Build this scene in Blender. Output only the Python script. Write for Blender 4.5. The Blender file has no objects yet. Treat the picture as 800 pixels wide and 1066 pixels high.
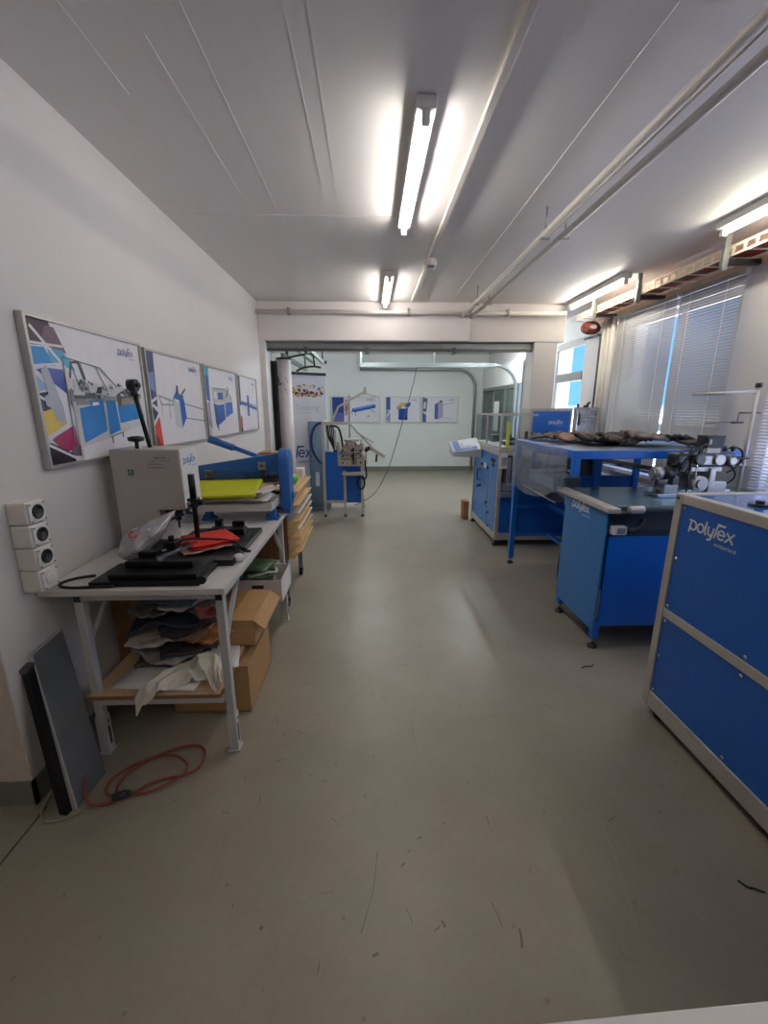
import bpy, math, random
from mathutils import Vector, Matrix, Euler, noise
random.seed(7)
SC = bpy.context.scene
COL = SC.collection
R = math.radians

# ------------------------------------------------------------------ camera
cam_d = bpy.data.cameras.new('camera')
cam = bpy.data.objects.new('camera', cam_d)
COL.objects.link(cam)
cam_d.sensor_fit = 'HORIZONTAL'
cam_d.sensor_width = 36.0
cam_d.lens = 437.0 / 800.0 * 36.0
cam_d.clip_start = 0.02
cam.location = (0, 0, 1.6)
cam.rotation_euler = (R(90 - 13.882), 0, R(-1.9085))
SC.camera = cam

# ------------------------------------------------------------------ world, exposure
SKY_POWER = 1.2
world = bpy.data.worlds.new('world')
SC.world = world
world.use_nodes = True
wn = world.node_tree
wn.nodes.clear()
w_out = wn.nodes.new('ShaderNodeOutputWorld')
w_bg = wn.nodes.new('ShaderNodeBackground')
w_tc = wn.nodes.new('ShaderNodeTexCoord')
w_sep = wn.nodes.new('ShaderNodeSeparateXYZ')
w_ramp = wn.nodes.new('ShaderNodeValToRGB')
w_ramp.color_ramp.interpolation = 'LINEAR'
w_ramp.color_ramp.elements[0].position = 0.488
w_ramp.color_ramp.elements[0].color = (5.2, 5.0, 6.4, 1)      # unseen bright ground below the horizon, added to light the ceiling
w_ramp.color_ramp.elements[1].position = 0.502
w_ramp.color_ramp.elements[1].color = (0.20, 0.50, 1.05, 1)
e_ = w_ramp.color_ramp.elements.new(0.8)
e_.color = (0.12, 0.40, 1.0, 1)
w_map = wn.nodes.new('ShaderNodeMapRange')
w_map.inputs['From Min'].default_value = -1
w_map.inputs['From Max'].default_value = 1
wn.links.new(w_tc.outputs['Generated'], w_sep.inputs[0])
wn.links.new(w_sep.outputs[2], w_map.inputs['Value'])
wn.links.new(w_map.outputs[0], w_ramp.inputs[0])
wn.links.new(w_ramp.outputs[0], w_bg.inputs[0])
w_bg.inputs[1].default_value = SKY_POWER
wn.links.new(w_bg.outputs[0], w_out.inputs[0])
SC.view_settings.view_transform = 'Standard'
SC.view_settings.look = 'None'
SC.view_settings.gamma = 1.0
SC.view_settings.use_curve_mapping = False
SC.view_settings.exposure = 0.56
TUBE_POWER = 47.0
BACK_TUBE_POWER = 195.0
SC.cycles.max_bounces = 8
SC.cycles.diffuse_bounces = 5
SC.cycles.transparent_max_bounces = 16
SC.cycles.caustics_reflective = False
SC.cycles.caustics_refractive = False
SC.cycles.sample_clamp_indirect = 6.0


# ------------------------------------------------------------------ materials
def lin(h):
    h = h.lstrip('#')
    c = [int(h[i:i + 2], 16) / 255 for i in (0, 2, 4)]
    return tuple(x / 12.92 if x <= 0.04045 else ((x + 0.055) / 1.055) ** 2.4 for x in c) + (1,)


_mats = {}


def mat(name, hexc, rough=0.5, metal=0.0, var=0.06, scale=6.0, bump=0.0, bscale=60.0, spec=0.5, stretch=None, coat=0.0):
    """Principled material whose base colour wanders a little with a noise texture."""
    if name in _mats:
        return _mats[name]
    m = bpy.data.materials.new(name)
    m.use_nodes = True
    nt = m.node_tree
    b = nt.nodes['Principled BSDF']
    b.inputs['Roughness'].default_value = rough
    b.inputs['Metallic'].default_value = metal
    b.inputs['Specular IOR Level'].default_value = spec
    b.inputs['Coat Weight'].default_value = coat
    tc = nt.nodes.new('ShaderNodeTexCoord')
    mp = nt.nodes.new('ShaderNodeMapping')
    if stretch:
        mp.inputs['Scale'].default_value = stretch
    nt.links.new(tc.outputs['Object'], mp.inputs['Vector'])
    nz = nt.nodes.new('ShaderNodeTexNoise')
    nz.inputs['Scale'].default_value = scale
    nz.inputs['Detail'].default_value = 4
    nt.links.new(mp.outputs[0], nz.inputs['Vector'])
    cr = nt.nodes.new('ShaderNodeValToRGB')
    c = lin(hexc)
    cr.color_ramp.elements[0].position = 0.3
    cr.color_ramp.elements[1].position = 0.7
    cr.color_ramp.elements[0].color = tuple(max(0, x * (1 - var)) for x in c[:3]) + (1,)
    cr.color_ramp.elements[1].color = tuple(min(1, x * (1 + var)) for x in c[:3]) + (1,)
    nt.links.new(nz.outputs['Fac'], cr.inputs['Fac'])
    nt.links.new(cr.outputs['Color'], b.inputs['Base Color'])
    if bump:
        n2 = nt.nodes.new('ShaderNodeTexNoise')
        n2.inputs['Scale'].default_value = bscale
        n2.inputs['Detail'].default_value = 3
        nt.links.new(mp.outputs[0], n2.inputs['Vector'])
        bp = nt.nodes.new('ShaderNodeBump')
        bp.inputs['Strength'].default_value = bump
        bp.inputs['Distance'].default_value = 0.01
        nt.links.new(n2.outputs['Fac'], bp.inputs['Height'])
        nt.links.new(bp.outputs[0], b.inputs['Normal'])
    _mats[name] = m
    return m


def ink(hexc, rough=0.35):
    return mat('ink_' + hexc.lstrip('#'), hexc, rough, var=0.03, scale=20)


def emit_mat(name, rgb, strength):
    if name in _mats:
        return _mats[name]
    m = bpy.data.materials.new(name)
    m.use_nodes = True
    nt = m.node_tree
    nt.nodes.clear()
    o = nt.nodes.new('ShaderNodeOutputMaterial')
    e = nt.nodes.new('ShaderNodeEmission')
    e.inputs[0].default_value = tuple(rgb) + (1,)
    e.inputs[1].default_value = strength
    nt.links.new(e.outputs[0], o.inputs[0])
    _mats[name] = m
    return m


def clear_mat(name, tint, gloss=0.08, rough=0.05, haze=0.0, hazecol='#ffffff'):
    """thin clear sheet: mostly transparent, a little glossy, optionally milky"""
    if name in _mats:
        return _mats[name]
    m = bpy.data.materials.new(name)
    m.use_nodes = True
    nt = m.node_tree
    nt.nodes.clear()
    o = nt.nodes.new('ShaderNodeOutputMaterial')
    tr = nt.nodes.new('ShaderNodeBsdfTransparent')
    tr.inputs[0].default_value = lin(tint)
    gl = nt.nodes.new('ShaderNodeBsdfGlossy')
    gl.inputs['Roughness'].default_value = rough
    df = nt.nodes.new('ShaderNodeBsdfDiffuse')
    df.inputs[0].default_value = lin(hazecol)
    nz = nt.nodes.new('ShaderNodeTexNoise')
    nz.inputs['Scale'].default_value = 5
    mth = nt.nodes.new('ShaderNodeMath')
    mth.operation = 'MULTIPLY'
    mth.inputs[1].default_value = haze * 2
    nt.links.new(nz.outputs['Fac'], mth.inputs[0])
    m1 = nt.nodes.new('ShaderNodeMixShader')
    nt.links.new(mth.outputs[0], m1.inputs[0])
    nt.links.new(tr.outputs[0], m1.inputs[1])
    nt.links.new(df.outputs[0], m1.inputs[2])
    m2 = nt.nodes.new('ShaderNodeMixShader')
    m2.inputs[0].default_value = gloss
    nt.links.new(m1.outputs[0], m2.inputs[1])
    nt.links.new(gl.outputs[0], m2.inputs[2])
    nt.links.new(m2.outputs[0], o.inputs[0])
    _mats[name] = m
    return m


def floor_material():
    m = bpy.data.materials.new('sealed_concrete_floor')
    m.use_nodes = True
    nt = m.node_tree
    b = nt.nodes['Principled BSDF']
    tc = nt.nodes.new('ShaderNodeTexCoord')
    n1 = nt.nodes.new('ShaderNodeTexNoise')
    n1.inputs['Scale'].default_value = 1.3
    n1.inputs['Detail'].default_value = 6
    n1.inputs['Roughness'].default_value = 0.6
    nt.links.new(tc.outputs['Object'], n1.inputs['Vector'])
    n2 = nt.nodes.new('ShaderNodeTexNoise')
    n2.inputs['Scale'].default_value = 45
    n2.inputs['Detail'].default_value = 5
    nt.links.new(tc.outputs['Object'], n2.inputs['Vector'])
    cr = nt.nodes.new('ShaderNodeValToRGB')
    cr.color_ramp.elements[0].position = 0.28
    cr.color_ramp.elements[0].color = lin('#847c6d')
    cr.color_ramp.elements[1].position = 0.75
    cr.color_ramp.elements[1].color = lin('#9b9384')
    nt.links.new(n1.outputs['Fac'], cr.inputs['Fac'])
    mx = nt.nodes.new('ShaderNodeMixRGB')
    mx.blend_type = 'OVERLAY'
    mx.inputs[0].default_value = 0.10
    nt.links.new(cr.outputs[0], mx.inputs[1])
    nt.links.new(n2.outputs['Fac'], mx.inputs[2])
    # scattered dark scuffs and specks
    v = nt.nodes.new('ShaderNodeTexVoronoi')
    v.voronoi_dimensions = '2D'
    v.inputs['Scale'].default_value = 3.2
    v.inputs['Randomness'].default_value = 1.0
    nt.links.new(tc.outputs['Object'], v.inputs['Vector'])
    sp = nt.nodes.new('ShaderNodeMath')
    sp.operation = 'LESS_THAN'
    sp.inputs[1].default_value = 0.022
    nt.links.new(v.outputs['Distance'], sp.inputs[0])
    # long faint scratches along the aisle
    mp = nt.nodes.new('ShaderNodeMapping')
    mp.inputs['Scale'].default_value = (42, 1.2, 1)
    mp.inputs['Rotation'].default_value = (0, 0, R(7))
    nt.links.new(tc.outputs['Object'], mp.inputs['Vector'])
    n3 = nt.nodes.new('ShaderNodeTexNoise')
    n3.inputs['Scale'].default_value = 1.0
    n3.inputs['Detail'].default_value = 2
    nt.links.new(mp.outputs[0], n3.inputs['Vector'])
    gt = nt.nodes.new('ShaderNodeMapRange')
    gt.inputs['From Min'].default_value = 0.70
    gt.inputs['From Max'].default_value = 0.76
    gt.inputs['To Max'].default_value = 0.30
    nt.links.new(n3.outputs['Fac'], gt.inputs['Value'])
    mx2 = nt.nodes.new('ShaderNodeMixRGB')
    mx2.inputs[2].default_value = lin('#6d685d')
    nt.links.new(gt.outputs[0], mx2.inputs[0])
    nt.links.new(mx.outputs[0], mx2.inputs[1])
    mx3 = nt.nodes.new('ShaderNodeMixRGB')
    mx3.inputs[2].default_value = lin('#4b463d')
    sm = nt.nodes.new('ShaderNodeMath')
    sm.operation = 'MULTIPLY'
    sm.inputs[1].default_value = 0.3
    nt.links.new(sp.outputs[0], sm.inputs[0])
    nt.links.new(sm.outputs[0], mx3.inputs[0])
    nt.links.new(mx2.outputs[0], mx3.inputs[1])
    nt.links.new(mx3.outputs[0], b.inputs['Base Color'])
    rr = nt.nodes.new('ShaderNodeMapRange')
    rr.inputs['To Min'].default_value = 0.30
    rr.inputs['To Max'].default_value = 0.46
    nt.links.new(n1.outputs['Fac'], rr.inputs['Value'])
    nt.links.new(rr.outputs[0], b.inputs['Roughness'])
    bp = nt.nodes.new('ShaderNodeBump')
    bp.inputs['Strength'].default_value = 0.012
    bp.inputs['Distance'].default_value = 0.004
    nt.links.new(n2.outputs['Fac'], bp.inputs['Height'])
    nt.links.new(bp.outputs[0], b.inputs['Normal'])
    return m


def board_ceiling_material():
    """painted board-marked concrete: faint lines running along the room"""
    m = bpy.data.materials.new('painted_concrete_ceiling')
    m.use_nodes = True
    nt = m.node_tree
    b = nt.nodes['Principled BSDF']
    b.inputs['Roughness'].default_value = 0.55
    tc = nt.nodes.new('ShaderNodeTexCoord')
    mp = nt.nodes.new('ShaderNodeMapping')
    mp.inputs['Scale'].default_value = (22, 0.5, 1)
    nt.links.new(tc.outputs['Object'], mp.inputs['Vector'])
    n = nt.nodes.new('ShaderNodeTexNoise')
    n.inputs['Scale'].default_value = 1
    n.inputs['Detail'].default_value = 4
    nt.links.new(mp.outputs[0], n.inputs['Vector'])
    cr = nt.nodes.new('ShaderNodeValToRGB')
    cr.color_ramp.elements[0].color = lin('#e2dfde')
    cr.color_ramp.elements[1].color = lin('#e8e5e4')
    nt.links.new(n.outputs['Fac'], cr.inputs['Fac'])
    nt.links.new(cr.outputs[0], b.inputs['Base Color'])
    bp = nt.nodes.new('ShaderNodeBump')
    bp.inputs['Strength'].default_value = 0.03
    bp.inputs['Distance'].default_value = 0.02
    nt.links.new(n.outputs['Fac'], bp.inputs['Height'])
    nt.links.new(bp.outputs[0], b.inputs['Normal'])
    return m


M_FLOOR = floor_material()
M_CEIL = board_ceiling_material()
M_WALL = mat('white_wall_paint', '#cfcbc9', 0.6, var=0.015, scale=3, bump=0.03, bscale=90)
M_WALLB = mat('white_wall_paint_back_room', '#e2e4e0', 0.6, var=0.015, scale=3, bump=0.03, bscale=90)
M_ROUGH = mat('bare_render', '#c6bbb0', 0.85, var=0.08, scale=25, bump=0.35, bscale=70)
M_PLINTH = mat('grey_plinth_paint', '#77776f', 0.5, var=0.08, scale=8)
M_BEAM = mat('beam_paint', '#ddd7d5', 0.6, var=0.02, scale=4)
M_TRIM = mat('trim_paint', '#d6d3d0', 0.5, var=0.02)
M_SILL = mat('sill_paint', '#e3e3e6', 0.4, var=0.02)
M_WFRAME = mat('window_frame_paint', '#dfe0e4', 0.4, var=0.02)
M_WBAR = mat('window_bar_grey', '#8d8a86', 0.5, var=0.05)
M_BLUE = mat('blue_enamel', '#1a68c6', 0.32, var=0.03, scale=3, spec=0.5)
M_BLUE2 = mat('deep_blue_enamel', '#185cb4', 0.34, var=0.03, scale=3)
M_BLUEL = mat('light_blue_enamel', '#2c78c4', 0.32, var=0.03, scale=3)
M_ALU = mat('anodised_aluminium', '#b4b2ae', 0.38, metal=0.75, var=0.05, scale=30)
M_ALUW = mat('pale_aluminium', '#b9b4ac', 0.45, metal=0.25, var=0.04, scale=20)
M_STEEL = mat('bright_steel', '#c4c6ca', 0.25, metal=1.0, var=0.06, scale=30)
M_DSTEEL = mat('dark_steel', '#55575a', 0.35, metal=0.8, var=0.08, scale=25)
M_GALV = mat('galvanised_steel', '#9aa09d', 0.42, metal=0.7, var=0.12, scale=35)
M_BLACK = mat('black_plastic', '#15161a', 0.4, var=0.1, scale=20)
M_BLACKM = mat('black_metal', '#121214', 0.35, metal=0.3, var=0.1, scale=20)
M_RUBBER = mat('black_rubber', '#17171a', 0.7, var=0.1)
M_WPLAST = mat('white_plastic', '#e2dcd8', 0.35, var=0.02)
M_WMETAL = mat('white_enamel', '#dcdad8', 0.4, var=0.02)
M_GREYTAB = mat('grey_laminate', '#cbc7c5', 0.4, var=0.03, scale=10)
M_GREYLEG = mat('light_grey_enamel', '#b9babb', 0.4, var=0.03)
M_CARD = mat('cardboard', '#b0895e', 0.8, var=0.08, scale=9, stretch=(1, 1, 8))
M_CARD2 = mat('brown_cardboard', '#9c6c42', 0.8, var=0.08, scale=9)
M_CHIP = mat('chipboard', '#c9a883', 0.7, var=0.12, scale=60)
M_EDGE = mat('plywood_edge', '#8c6645', 0.7, var=0.15, scale=30)
M_WOOD = mat('pale_pine', '#d6b684', 0.5, var=0.14, scale=7, stretch=(3, 0.6, 9))
M_WOODB = mat('brown_veneer', '#7a5438', 0.5, var=0.18, scale=6, stretch=(6, 6, 1))
M_PIPE = mat('pipe_paint', '#d8d3cc', 0.4, var=0.03)
M_BELT = mat('grey_green_belt', '#4f6672', 0.22, var=0.06, scale=5)
M_PAPER = mat('white_paper', '#e8e6e6', 0.6, var=0.02)
M_BLIND = mat('grey_blind_slat', '#9a9997', 0.45, var=0.03, scale=2)
M_BLINDW = mat('white_blind_slat', '#d7d7dc', 0.4, var=0.02, scale=2)
M_CABLE = mat('red_brown_cable', '#8a3a24', 0.5, var=0.3, scale=20)
M_CORD = mat('faded_red_rubber', '#7e3c30', 0.45, var=0.12, scale=12)
M_GLASS = clear_mat('window_glass', '#f2f8fa', 0.06, 0.02)
M_PERSPEX = clear_mat('clear_perspex', '#eef3f4', 0.07, 0.05)
M_PLASTIC = clear_mat('crinkled_clear_plastic', '#eef2f7', 0.08, 0.16, 0.10, '#eef2f8')
M_BAGP = clear_mat('clear_plastic_bag', '#f1f1f2', 0.16, 0.22, 0.24, '#e6e3e4')
M_FROST = clear_mat('blue_tinted_panel', '#dcE8f3', 0.07, 0.2, 0.08, '#a9c6e0')
TUBE = emit_mat('lit_fluorescent_tube', (1.0, 0.94, 0.87), TUBE_POWER)
TUBEB = emit_mat('lit_fluorescent_tube_back_room', (0.90, 1.0, 1.0), BACK_TUBE_POWER)
TUBEY = emit_mat('lit_warm_fluorescent_tube', (1.0, 0.93, 0.76), TUBE_POWER)


# ------------------------------------------------------------------ mesh builder
class MB:
    def __init__(s):
        s.v, s.f, s.mi, s.sm = [], [], [], []

    def add(s, verts, faces, m=0, smooth=False, X=None):
        b = len(s.v)
        for p in verts:
            p = Vector(p)
            if X is not None:
                p = X @ p
            s.v.append(p)
        for f in faces:
            s.f.append([b + i for i in f])
            s.mi.append(m)
            s.sm.append(smooth)
        return s

    def box(s, x0, x1, y0, y1, z0, z1, m=0, X=None):
        v = [(x0, y0, z0), (x1, y0, z0), (x1, y1, z0), (x0, y1, z0), (x0, y0, z1), (x1, y0, z1), (x1, y1, z1), (x0, y1, z1)]
        return s.add(v, [(0, 3, 2, 1), (4, 5, 6, 7), (0, 1, 5, 4), (1, 2, 6, 5), (2, 3, 7, 6), (3, 0, 4, 7)], m, False, X)

    def hexa(s, v, m=0):
        return s.add(v, [(0, 3, 2, 1), (4, 5, 6, 7), (0, 1, 5, 4), (1, 2, 6, 5), (2, 3, 7, 6), (3, 0, 4, 7)], m)

    def beam(s, p0, p1, w, h, m=0, up=(0, 0, 1)):
        p0, p1, up = Vector(p0), Vector(p1), Vector(up)
        d = (p1 - p0).normalized()
        a = d.cross(up)
        if a.length < 1e-4:
            a = d.cross(Vector((0, 1, 0)))
        a.normalize()
        b = a.cross(d).normalized()
        v = []
        for p in (p0, p1):
            for i, j in ((-1, -1), (1, -1), (1, 1), (-1, 1)):
                v.append(p + a * (i * w / 2) + b * (j * h / 2))
        return s.add(v, [(0, 1, 2, 3), (7, 6, 5, 4), (0, 4, 5, 1), (1, 5, 6, 2), (2, 6, 7, 3), (3, 7, 4, 0)], m)

    def cyl(s, p0, p1, r, r1=None, n=16, m=0):
        p0, p1 = Vector(p0), Vector(p1)
        r1 = r if r1 is None else r1
        d = (p1 - p0).normalized()
        a = d.orthogonal().normalized()
        b = d.cross(a)
        v = []
        for p, q in ((p0, r), (p1, r1)):
            for k in range(n):
                t = 2 * math.pi * k / n
                v.append(p + (a * math.cos(t) + b * math.sin(t)) * q)
        base = len(s.v)
        s.add(v, [(k, (k + 1) % n, n + (k + 1) % n, n + k) for k in range(n)], m, True)
        for f in ([base + k for k in reversed(range(n))], [base + n + k for k in range(n)]):
            s.f.append(f)
            s.mi.append(m)
            s.sm.append(False)
        return s

    def tube(s, pts, r, n=8, m=0, closed=False, smooth_iter=0):
        pts = [Vector(p) for p in pts]
        for _ in range(smooth_iter):
            q = [pts[0]]
            for i in range(len(pts) - 1):
                a, b = pts[i], pts[i + 1]
                q += [a * 0.75 + b * 0.25, a * 0.25 + b * 0.75]
            q.append(pts[-1])
            pts = q
        N = len(pts)
        t0 = (pts[1] - pts[0]).normalized()
        nrm = t0.orthogonal().normalized()
        v = []
        for i in range(N):
            t = (pts[min(i + 1, N - 1)] - pts[max(i - 1, 0)]).normalized()
            nrm = (nrm - t * nrm.dot(t))
            if nrm.length < 1e-6:
                nrm = t.orthogonal()
            nrm.normalize()
            b = t.cross(nrm)
            for k in range(n):
                a = 2 * math.pi * k / n
                v.append(pts[i] + (nrm * math.cos(a) + b * math.sin(a)) * r)
        f = []
        for i in range(N - 1):
            for k in range(n):
                f.append((i * n + k, i * n + (k + 1) % n, (i + 1) * n + (k + 1) % n, (i + 1) * n + k))
        base = len(s.v)
        s.add(v, f, m, True)
        for c in ([base + k for k in reversed(range(n))], [base + (N - 1) * n + k for k in range(n)]):
            s.f.append(c)
            s.mi.append(m)
            s.sm.append(False)
        return s

    def lathe(s, prof, c=(0, 0, 0), n=24, m=0, axis='z'):
        c = Vector(c)
        v = []
        for r, z in prof:
            for k in range(n):
                t = 2 * math.pi * k / n
                p = (r * math.cos(t), r * math.sin(t), z)
                if axis == 'x':
                    p = (p[2], p[0], p[1])
                elif axis == 'y':
                    p = (p[1], p[2], p[0])
                v.append(c + Vector(p))
        f = []
        for i in range(len(prof) - 1):
            for k in range(n):
                f.append((i * n + k, i * n + (k + 1) % n, (i + 1) * n + (k + 1) % n, (i + 1) * n + k))
        base = len(s.v)
        s.add(v, f, m, True)
        L = len(prof) - 1
        for c2 in ([base + k for k in reversed(range(n))], [base + L * n + k for k in range(n)]):
            s.f.append(c2)
            s.mi.append(m)
            s.sm.append(False)
        return s

    def prism(s, poly, O, U, V, d, m=0):
        """poly in the (U,V) plane through O, extruded by d along U x V"""
        O, U, V = Vector(O), Vector(U), Vector(V)
        N = U.cross(V).normalized()
        n = len(poly)
        v = [O + U * a + V * b for a, b in poly] + [O + U * a + V * b + N * d for a, b in poly]
        f = [list(reversed(range(n))), [n + k for k in range(n)]]
        f += [(k, (k + 1) % n, n + (k + 1) % n, n + k) for k in range(n)]
        return s.add(v, f, m)

    def ribbon(s, pts, w, O, U, V, d, m=0):
        """flat stroke of width w along 2-D points"""
        P = [Vector(p) for p in pts]
        n = len(P)
        L, Rr = [], []
        for i in range(n):
            t = (P[min(i + 1, n - 1)] - P[max(i - 1, 0)])
            t.normalize()
            q = Vector((-t.y, t.x)) * (w / 2)
            if 0 < i < n - 1:
                t1 = (P[i] - P[i - 1]).normalized()
                c = max(0.5, abs(t1.dot(t)))
                q = q / c
            L.append(P[i] + q)
            Rr.append(P[i] - q)
        for i in range(n - 1):
            s.prism([Rr[i], Rr[i + 1], L[i + 1], L[i]], O, U, V, d, m)
        return s

    def sphere(s, c, r, n=16, m=0, sc=(1, 1, 1)):
        c = Vector(c)
        rows = n // 2
        v = [c + Vector((0, 0, -r * sc[2]))]
        for i in range(1, rows):
            a = -math.pi / 2 + math.pi * i / rows
            for k in range(n):
                t = 2 * math.pi * k / n
                v.append(c + Vector((r * sc[0] * math.cos(a) * math.cos(t), r * sc[1] * math.cos(a) * math.sin(t), r * sc[2] * math.sin(a))))
        v.append(c + Vector((0, 0, r * sc[2])))
        f = [(0, 1 + (k + 1) % n, 1 + k) for k in range(n)]
        for i in range(rows - 2):
            o = 1 + i * n
            f += [(o + k, o + (k + 1) % n, o + n + (k + 1) % n, o + n + k) for k in range(n)]
        o = 1 + (rows - 2) * n
        f += [(o + k, o + (k + 1) % n, len(v) - 1) for k in range(n)]
        return s.add(v, f, m, True)

    def grid(s, fn, nu, nv, th=0.002, m=0):
        """closed sheet: fn(u,v)->point, thickness th along the averaged normal"""
        P = [[Vector(fn(i / nu, j / nv)) for j in range(nv + 1)] for i in range(nu + 1)]
        top, bot = [], []
        for i in range(nu + 1):
            for j in range(nv + 1):
                du = P[min(i + 1, nu)][j] - P[max(i - 1, 0)][j]
                dv = P[i][min(j + 1, nv)] - P[i][max(j - 1, 0)]
                n = du.cross(dv)
                n = n.normalized() if n.length > 1e-9 else Vector((0, 0, 1))
                top.append(P[i][j] + n * th / 2)
                bot.append(P[i][j] - n * th / 2)
        N = len(top)
        ix = lambda i, j: i * (nv + 1) + j
        f = []
        for i in range(nu):
            for j in range(nv):
                f.append((ix(i, j), ix(i + 1, j), ix(i + 1, j + 1), ix(i, j + 1)))
                f.append((N + ix(i, j), N + ix(i, j + 1), N + ix(i + 1, j + 1), N + ix(i + 1, j)))
        for i in range(nu):
            f.append((ix(i, 0), N + ix(i, 0), N + ix(i + 1, 0), ix(i + 1, 0)))
            f.append((ix(i, nv), ix(i + 1, nv), N + ix(i + 1, nv), N + ix(i, nv)))
        for j in range(nv):
            f.append((ix(0, j), ix(0, j + 1), N + ix(0, j + 1), N + ix(0, j)))
            f.append((ix(nu, j), N + ix(nu, j), N + ix(nu, j + 1), ix(nu, j + 1)))
        return s.add(top + bot, f, m, True)

    def build(s, name, mats, parent=None, loc=None, bevel=0.0, local=False, rotz=0.0):
        off = Vector((0, 0, 0))
        if parent is not None and not local:
            q = parent
            while q is not None:
                off += q.location
                q = q.parent
        elif loc is not None:
            off = Vector(loc)
        me = bpy.data.meshes.new(name)
        me.from_pydata([tuple(p - off) for p in s.v], [], s.f)
        if not isinstance(mats, (list, tuple)):
            mats = [mats]
        for k in mats:
            me.materials.append(k)
        me.polygons.foreach_set('material_index', s.mi)
        me.polygons.foreach_set('use_smooth', s.sm)
        me.update()
        o = bpy.data.objects.new(name, me)
        COL.objects.link(o)
        if parent is not None:
            o.parent = parent
        elif loc is not None:
            o.location = loc
        if bevel:
            b = o.modifiers.new('bevel', 'BEVEL')
            b.width = bevel
            b.segments = 2
            b.limit_method = 'ANGLE'
        return o


def box(*a, **k):
    return MB().box(*a, **k)


def tag(o, label, cat, group=None):
    o['label'] = label
    o['category'] = cat
    if group:
        o['group'] = group
    return o


def thing(name, label, cat, loc, group=None):
    o = bpy.data.objects.new(name, None)
    o.empty_display_size = 0.05
    COL.objects.link(o)
    o.location = loc
    return tag(o, label, cat, group)


def struct(name, mb, m, parent=None, bevel=0.0):
    o = mb.build(name, m, parent=parent, bevel=bevel)
    if parent is None:
        o['kind'] = 'structure'
    return o


def lettering(mb, body, size, O, U, V, d, m=0, align='LEFT', shear=0.0):
    cu = bpy.data.curves.new('lettering', 'FONT')
    cu.body = body
    cu.size = size
    cu.align_x = align
    cu.shear = shear
    cu.resolution_u = 3
    cu.extrude = 0.0
    t = bpy.data.objects.new('lettering', cu)
    COL.objects.link(t)
    dg = bpy.context.evaluated_depsgraph_get()
    me = bpy.data.meshes.new_from_object(t.evaluated_get(dg))
    O, U, V = Vector(O), Vector(U), Vector(V)
    N = U.cross(V).normalized()
    v = [O + U * p.co.x + V * p.co.y + N * d for p in me.vertices]
    mb.add(v, [list(p.vertices) for p in me.polygons], m)
    bpy.data.objects.remove(t)
    bpy.data.curves.remove(cu)
    bpy.data.meshes.remove(me)
    return mb


def arc(cx, cy, rx, ry, a0, a1, n=16):
    return [(cx + rx * math.cos(R(a0 + (a1 - a0) * k / n)), cy + ry * math.sin(R(a0 + (a1 - a0) * k / n))) for k in range(n + 1)]


def logo(mb, O, U, V, width, d=0.002, m=0, sub=True, subm=None, weight=0.17):
    """the machine maker's wordmark drawn as strokes; O = baseline left, width = total width in metres"""
    k = width / 6.1
    U, V = Vector(U) * k, Vector(V) * k
    st = [
        [(-0.15, 1.05), (0.55, 1.05)],
        [(0.22, 1.05), (0.10, 0.4), (-0.02, -0.35)],
        arc(0.55, 0.52, 0.42, 0.5, 100, -150, 18),
        arc(1.62, 0.5, 0.43, 0.48, 0, 360, 24),
        [(2.38, 1.45), (2.26, 0.35), (2.32, 0.05), (2.48, 0.0)],
        [(2.72, 1.0), (2.70, 0.35), (2.84, 0.08), (3.05, 0.05), (3.25, 0.3)],
        [(3.42, 1.0), (3.28, 0.1), (3.15, -0.32), (2.9, -0.45), (2.7, -0.4)],
        [(3.62, -0.05), (3.80, 1.0), (3.92, 1.5), (4.85, 1.5)],
        [(4.02, 0.52), (4.86, 0.52)] + arc(4.45, 0.5, 0.43, 0.48, 5, 320, 22),
        [(5.12, 1.0), (6.0, -0.05)],
        [(6.05, 1.05), (5.02, -0.05)],
    ]
    for p in st:
        mb.ribbon(p, weight, O, U, V, d, m)
    if sub:
        lettering(mb, 'switzerland', 0.62, Vector(O) + U * 3.75 + V * (-0.85), U, V, d, m if subm is None else subm)
    return mb


# ------------------------------------------------------------------ structure
XL, XR, YB, ZC = -1.40, 2.98, 10.98, 2.90
YW, YBEAM = 1.46, 5.75
fl = MB().box(-3.2, XR + 0.25, -2.6, YB + 0.2, -0.12, 0.0)
fl.ribbon([(.82, 5.0), (.856, 3.7), (.873, 2.87), (.93, 2.2), (.935, 1.55), (.897, 1.2), (.837, .95)], .007, (0, 0, 0.0), (1, 0, 0), (0, 1, 0), .0004, 1)
rf = random.Random(11)
for x, y, a, l, w in [(-.357, .988, 1, .012, .012), (.004, .909, .4, .02, .008), (.457, .935, 1.4, .05, .008), (.223, .979, 2, .02, .008), (.178, 1.259, .3, .02, .006), (-.012, 1.09, 1.35, .26, .0025), (.108, 1.164, .7, .02, .006), (.40, 1.0, 1.8, .07, .003), (-.5, 1.9, 1.9, .06, .003), (-.40, 2.2, .6, .06, .003)] + \
        [(rf.uniform(-.6, 1.2), rf.uniform(.8, 3.6), rf.uniform(0, 3.1), rf.uniform(.008, .06), rf.uniform(.0015, .004)) for k in range(40)]:
    c_, s_ = math.cos(a) * l / 2, math.sin(a) * l / 2
    fl.ribbon([(x - c_, y - s_), (x + .1 * s_, y - .1 * c_), (x + c_, y + s_)], w, (0, 0, 0.0), (1, 0, 0), (0, 1, 0), .0003, 2)
struct('floor', fl, [M_FLOOR, mat('floor_crack', '#90897b', .45), mat('floor_scuff', '#6c665a', .6)])
struct('trim_1', box(-1.352, -1.345, -2.4, 1.44, 0.0, 0.0012), mat('floor_joint', '#45423c', 0.6))
struct('ceiling', box(-3.2, XR + 0.25, -2.6, YB + 0.2, ZC, ZC + 0.2), M_CEIL)
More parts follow.
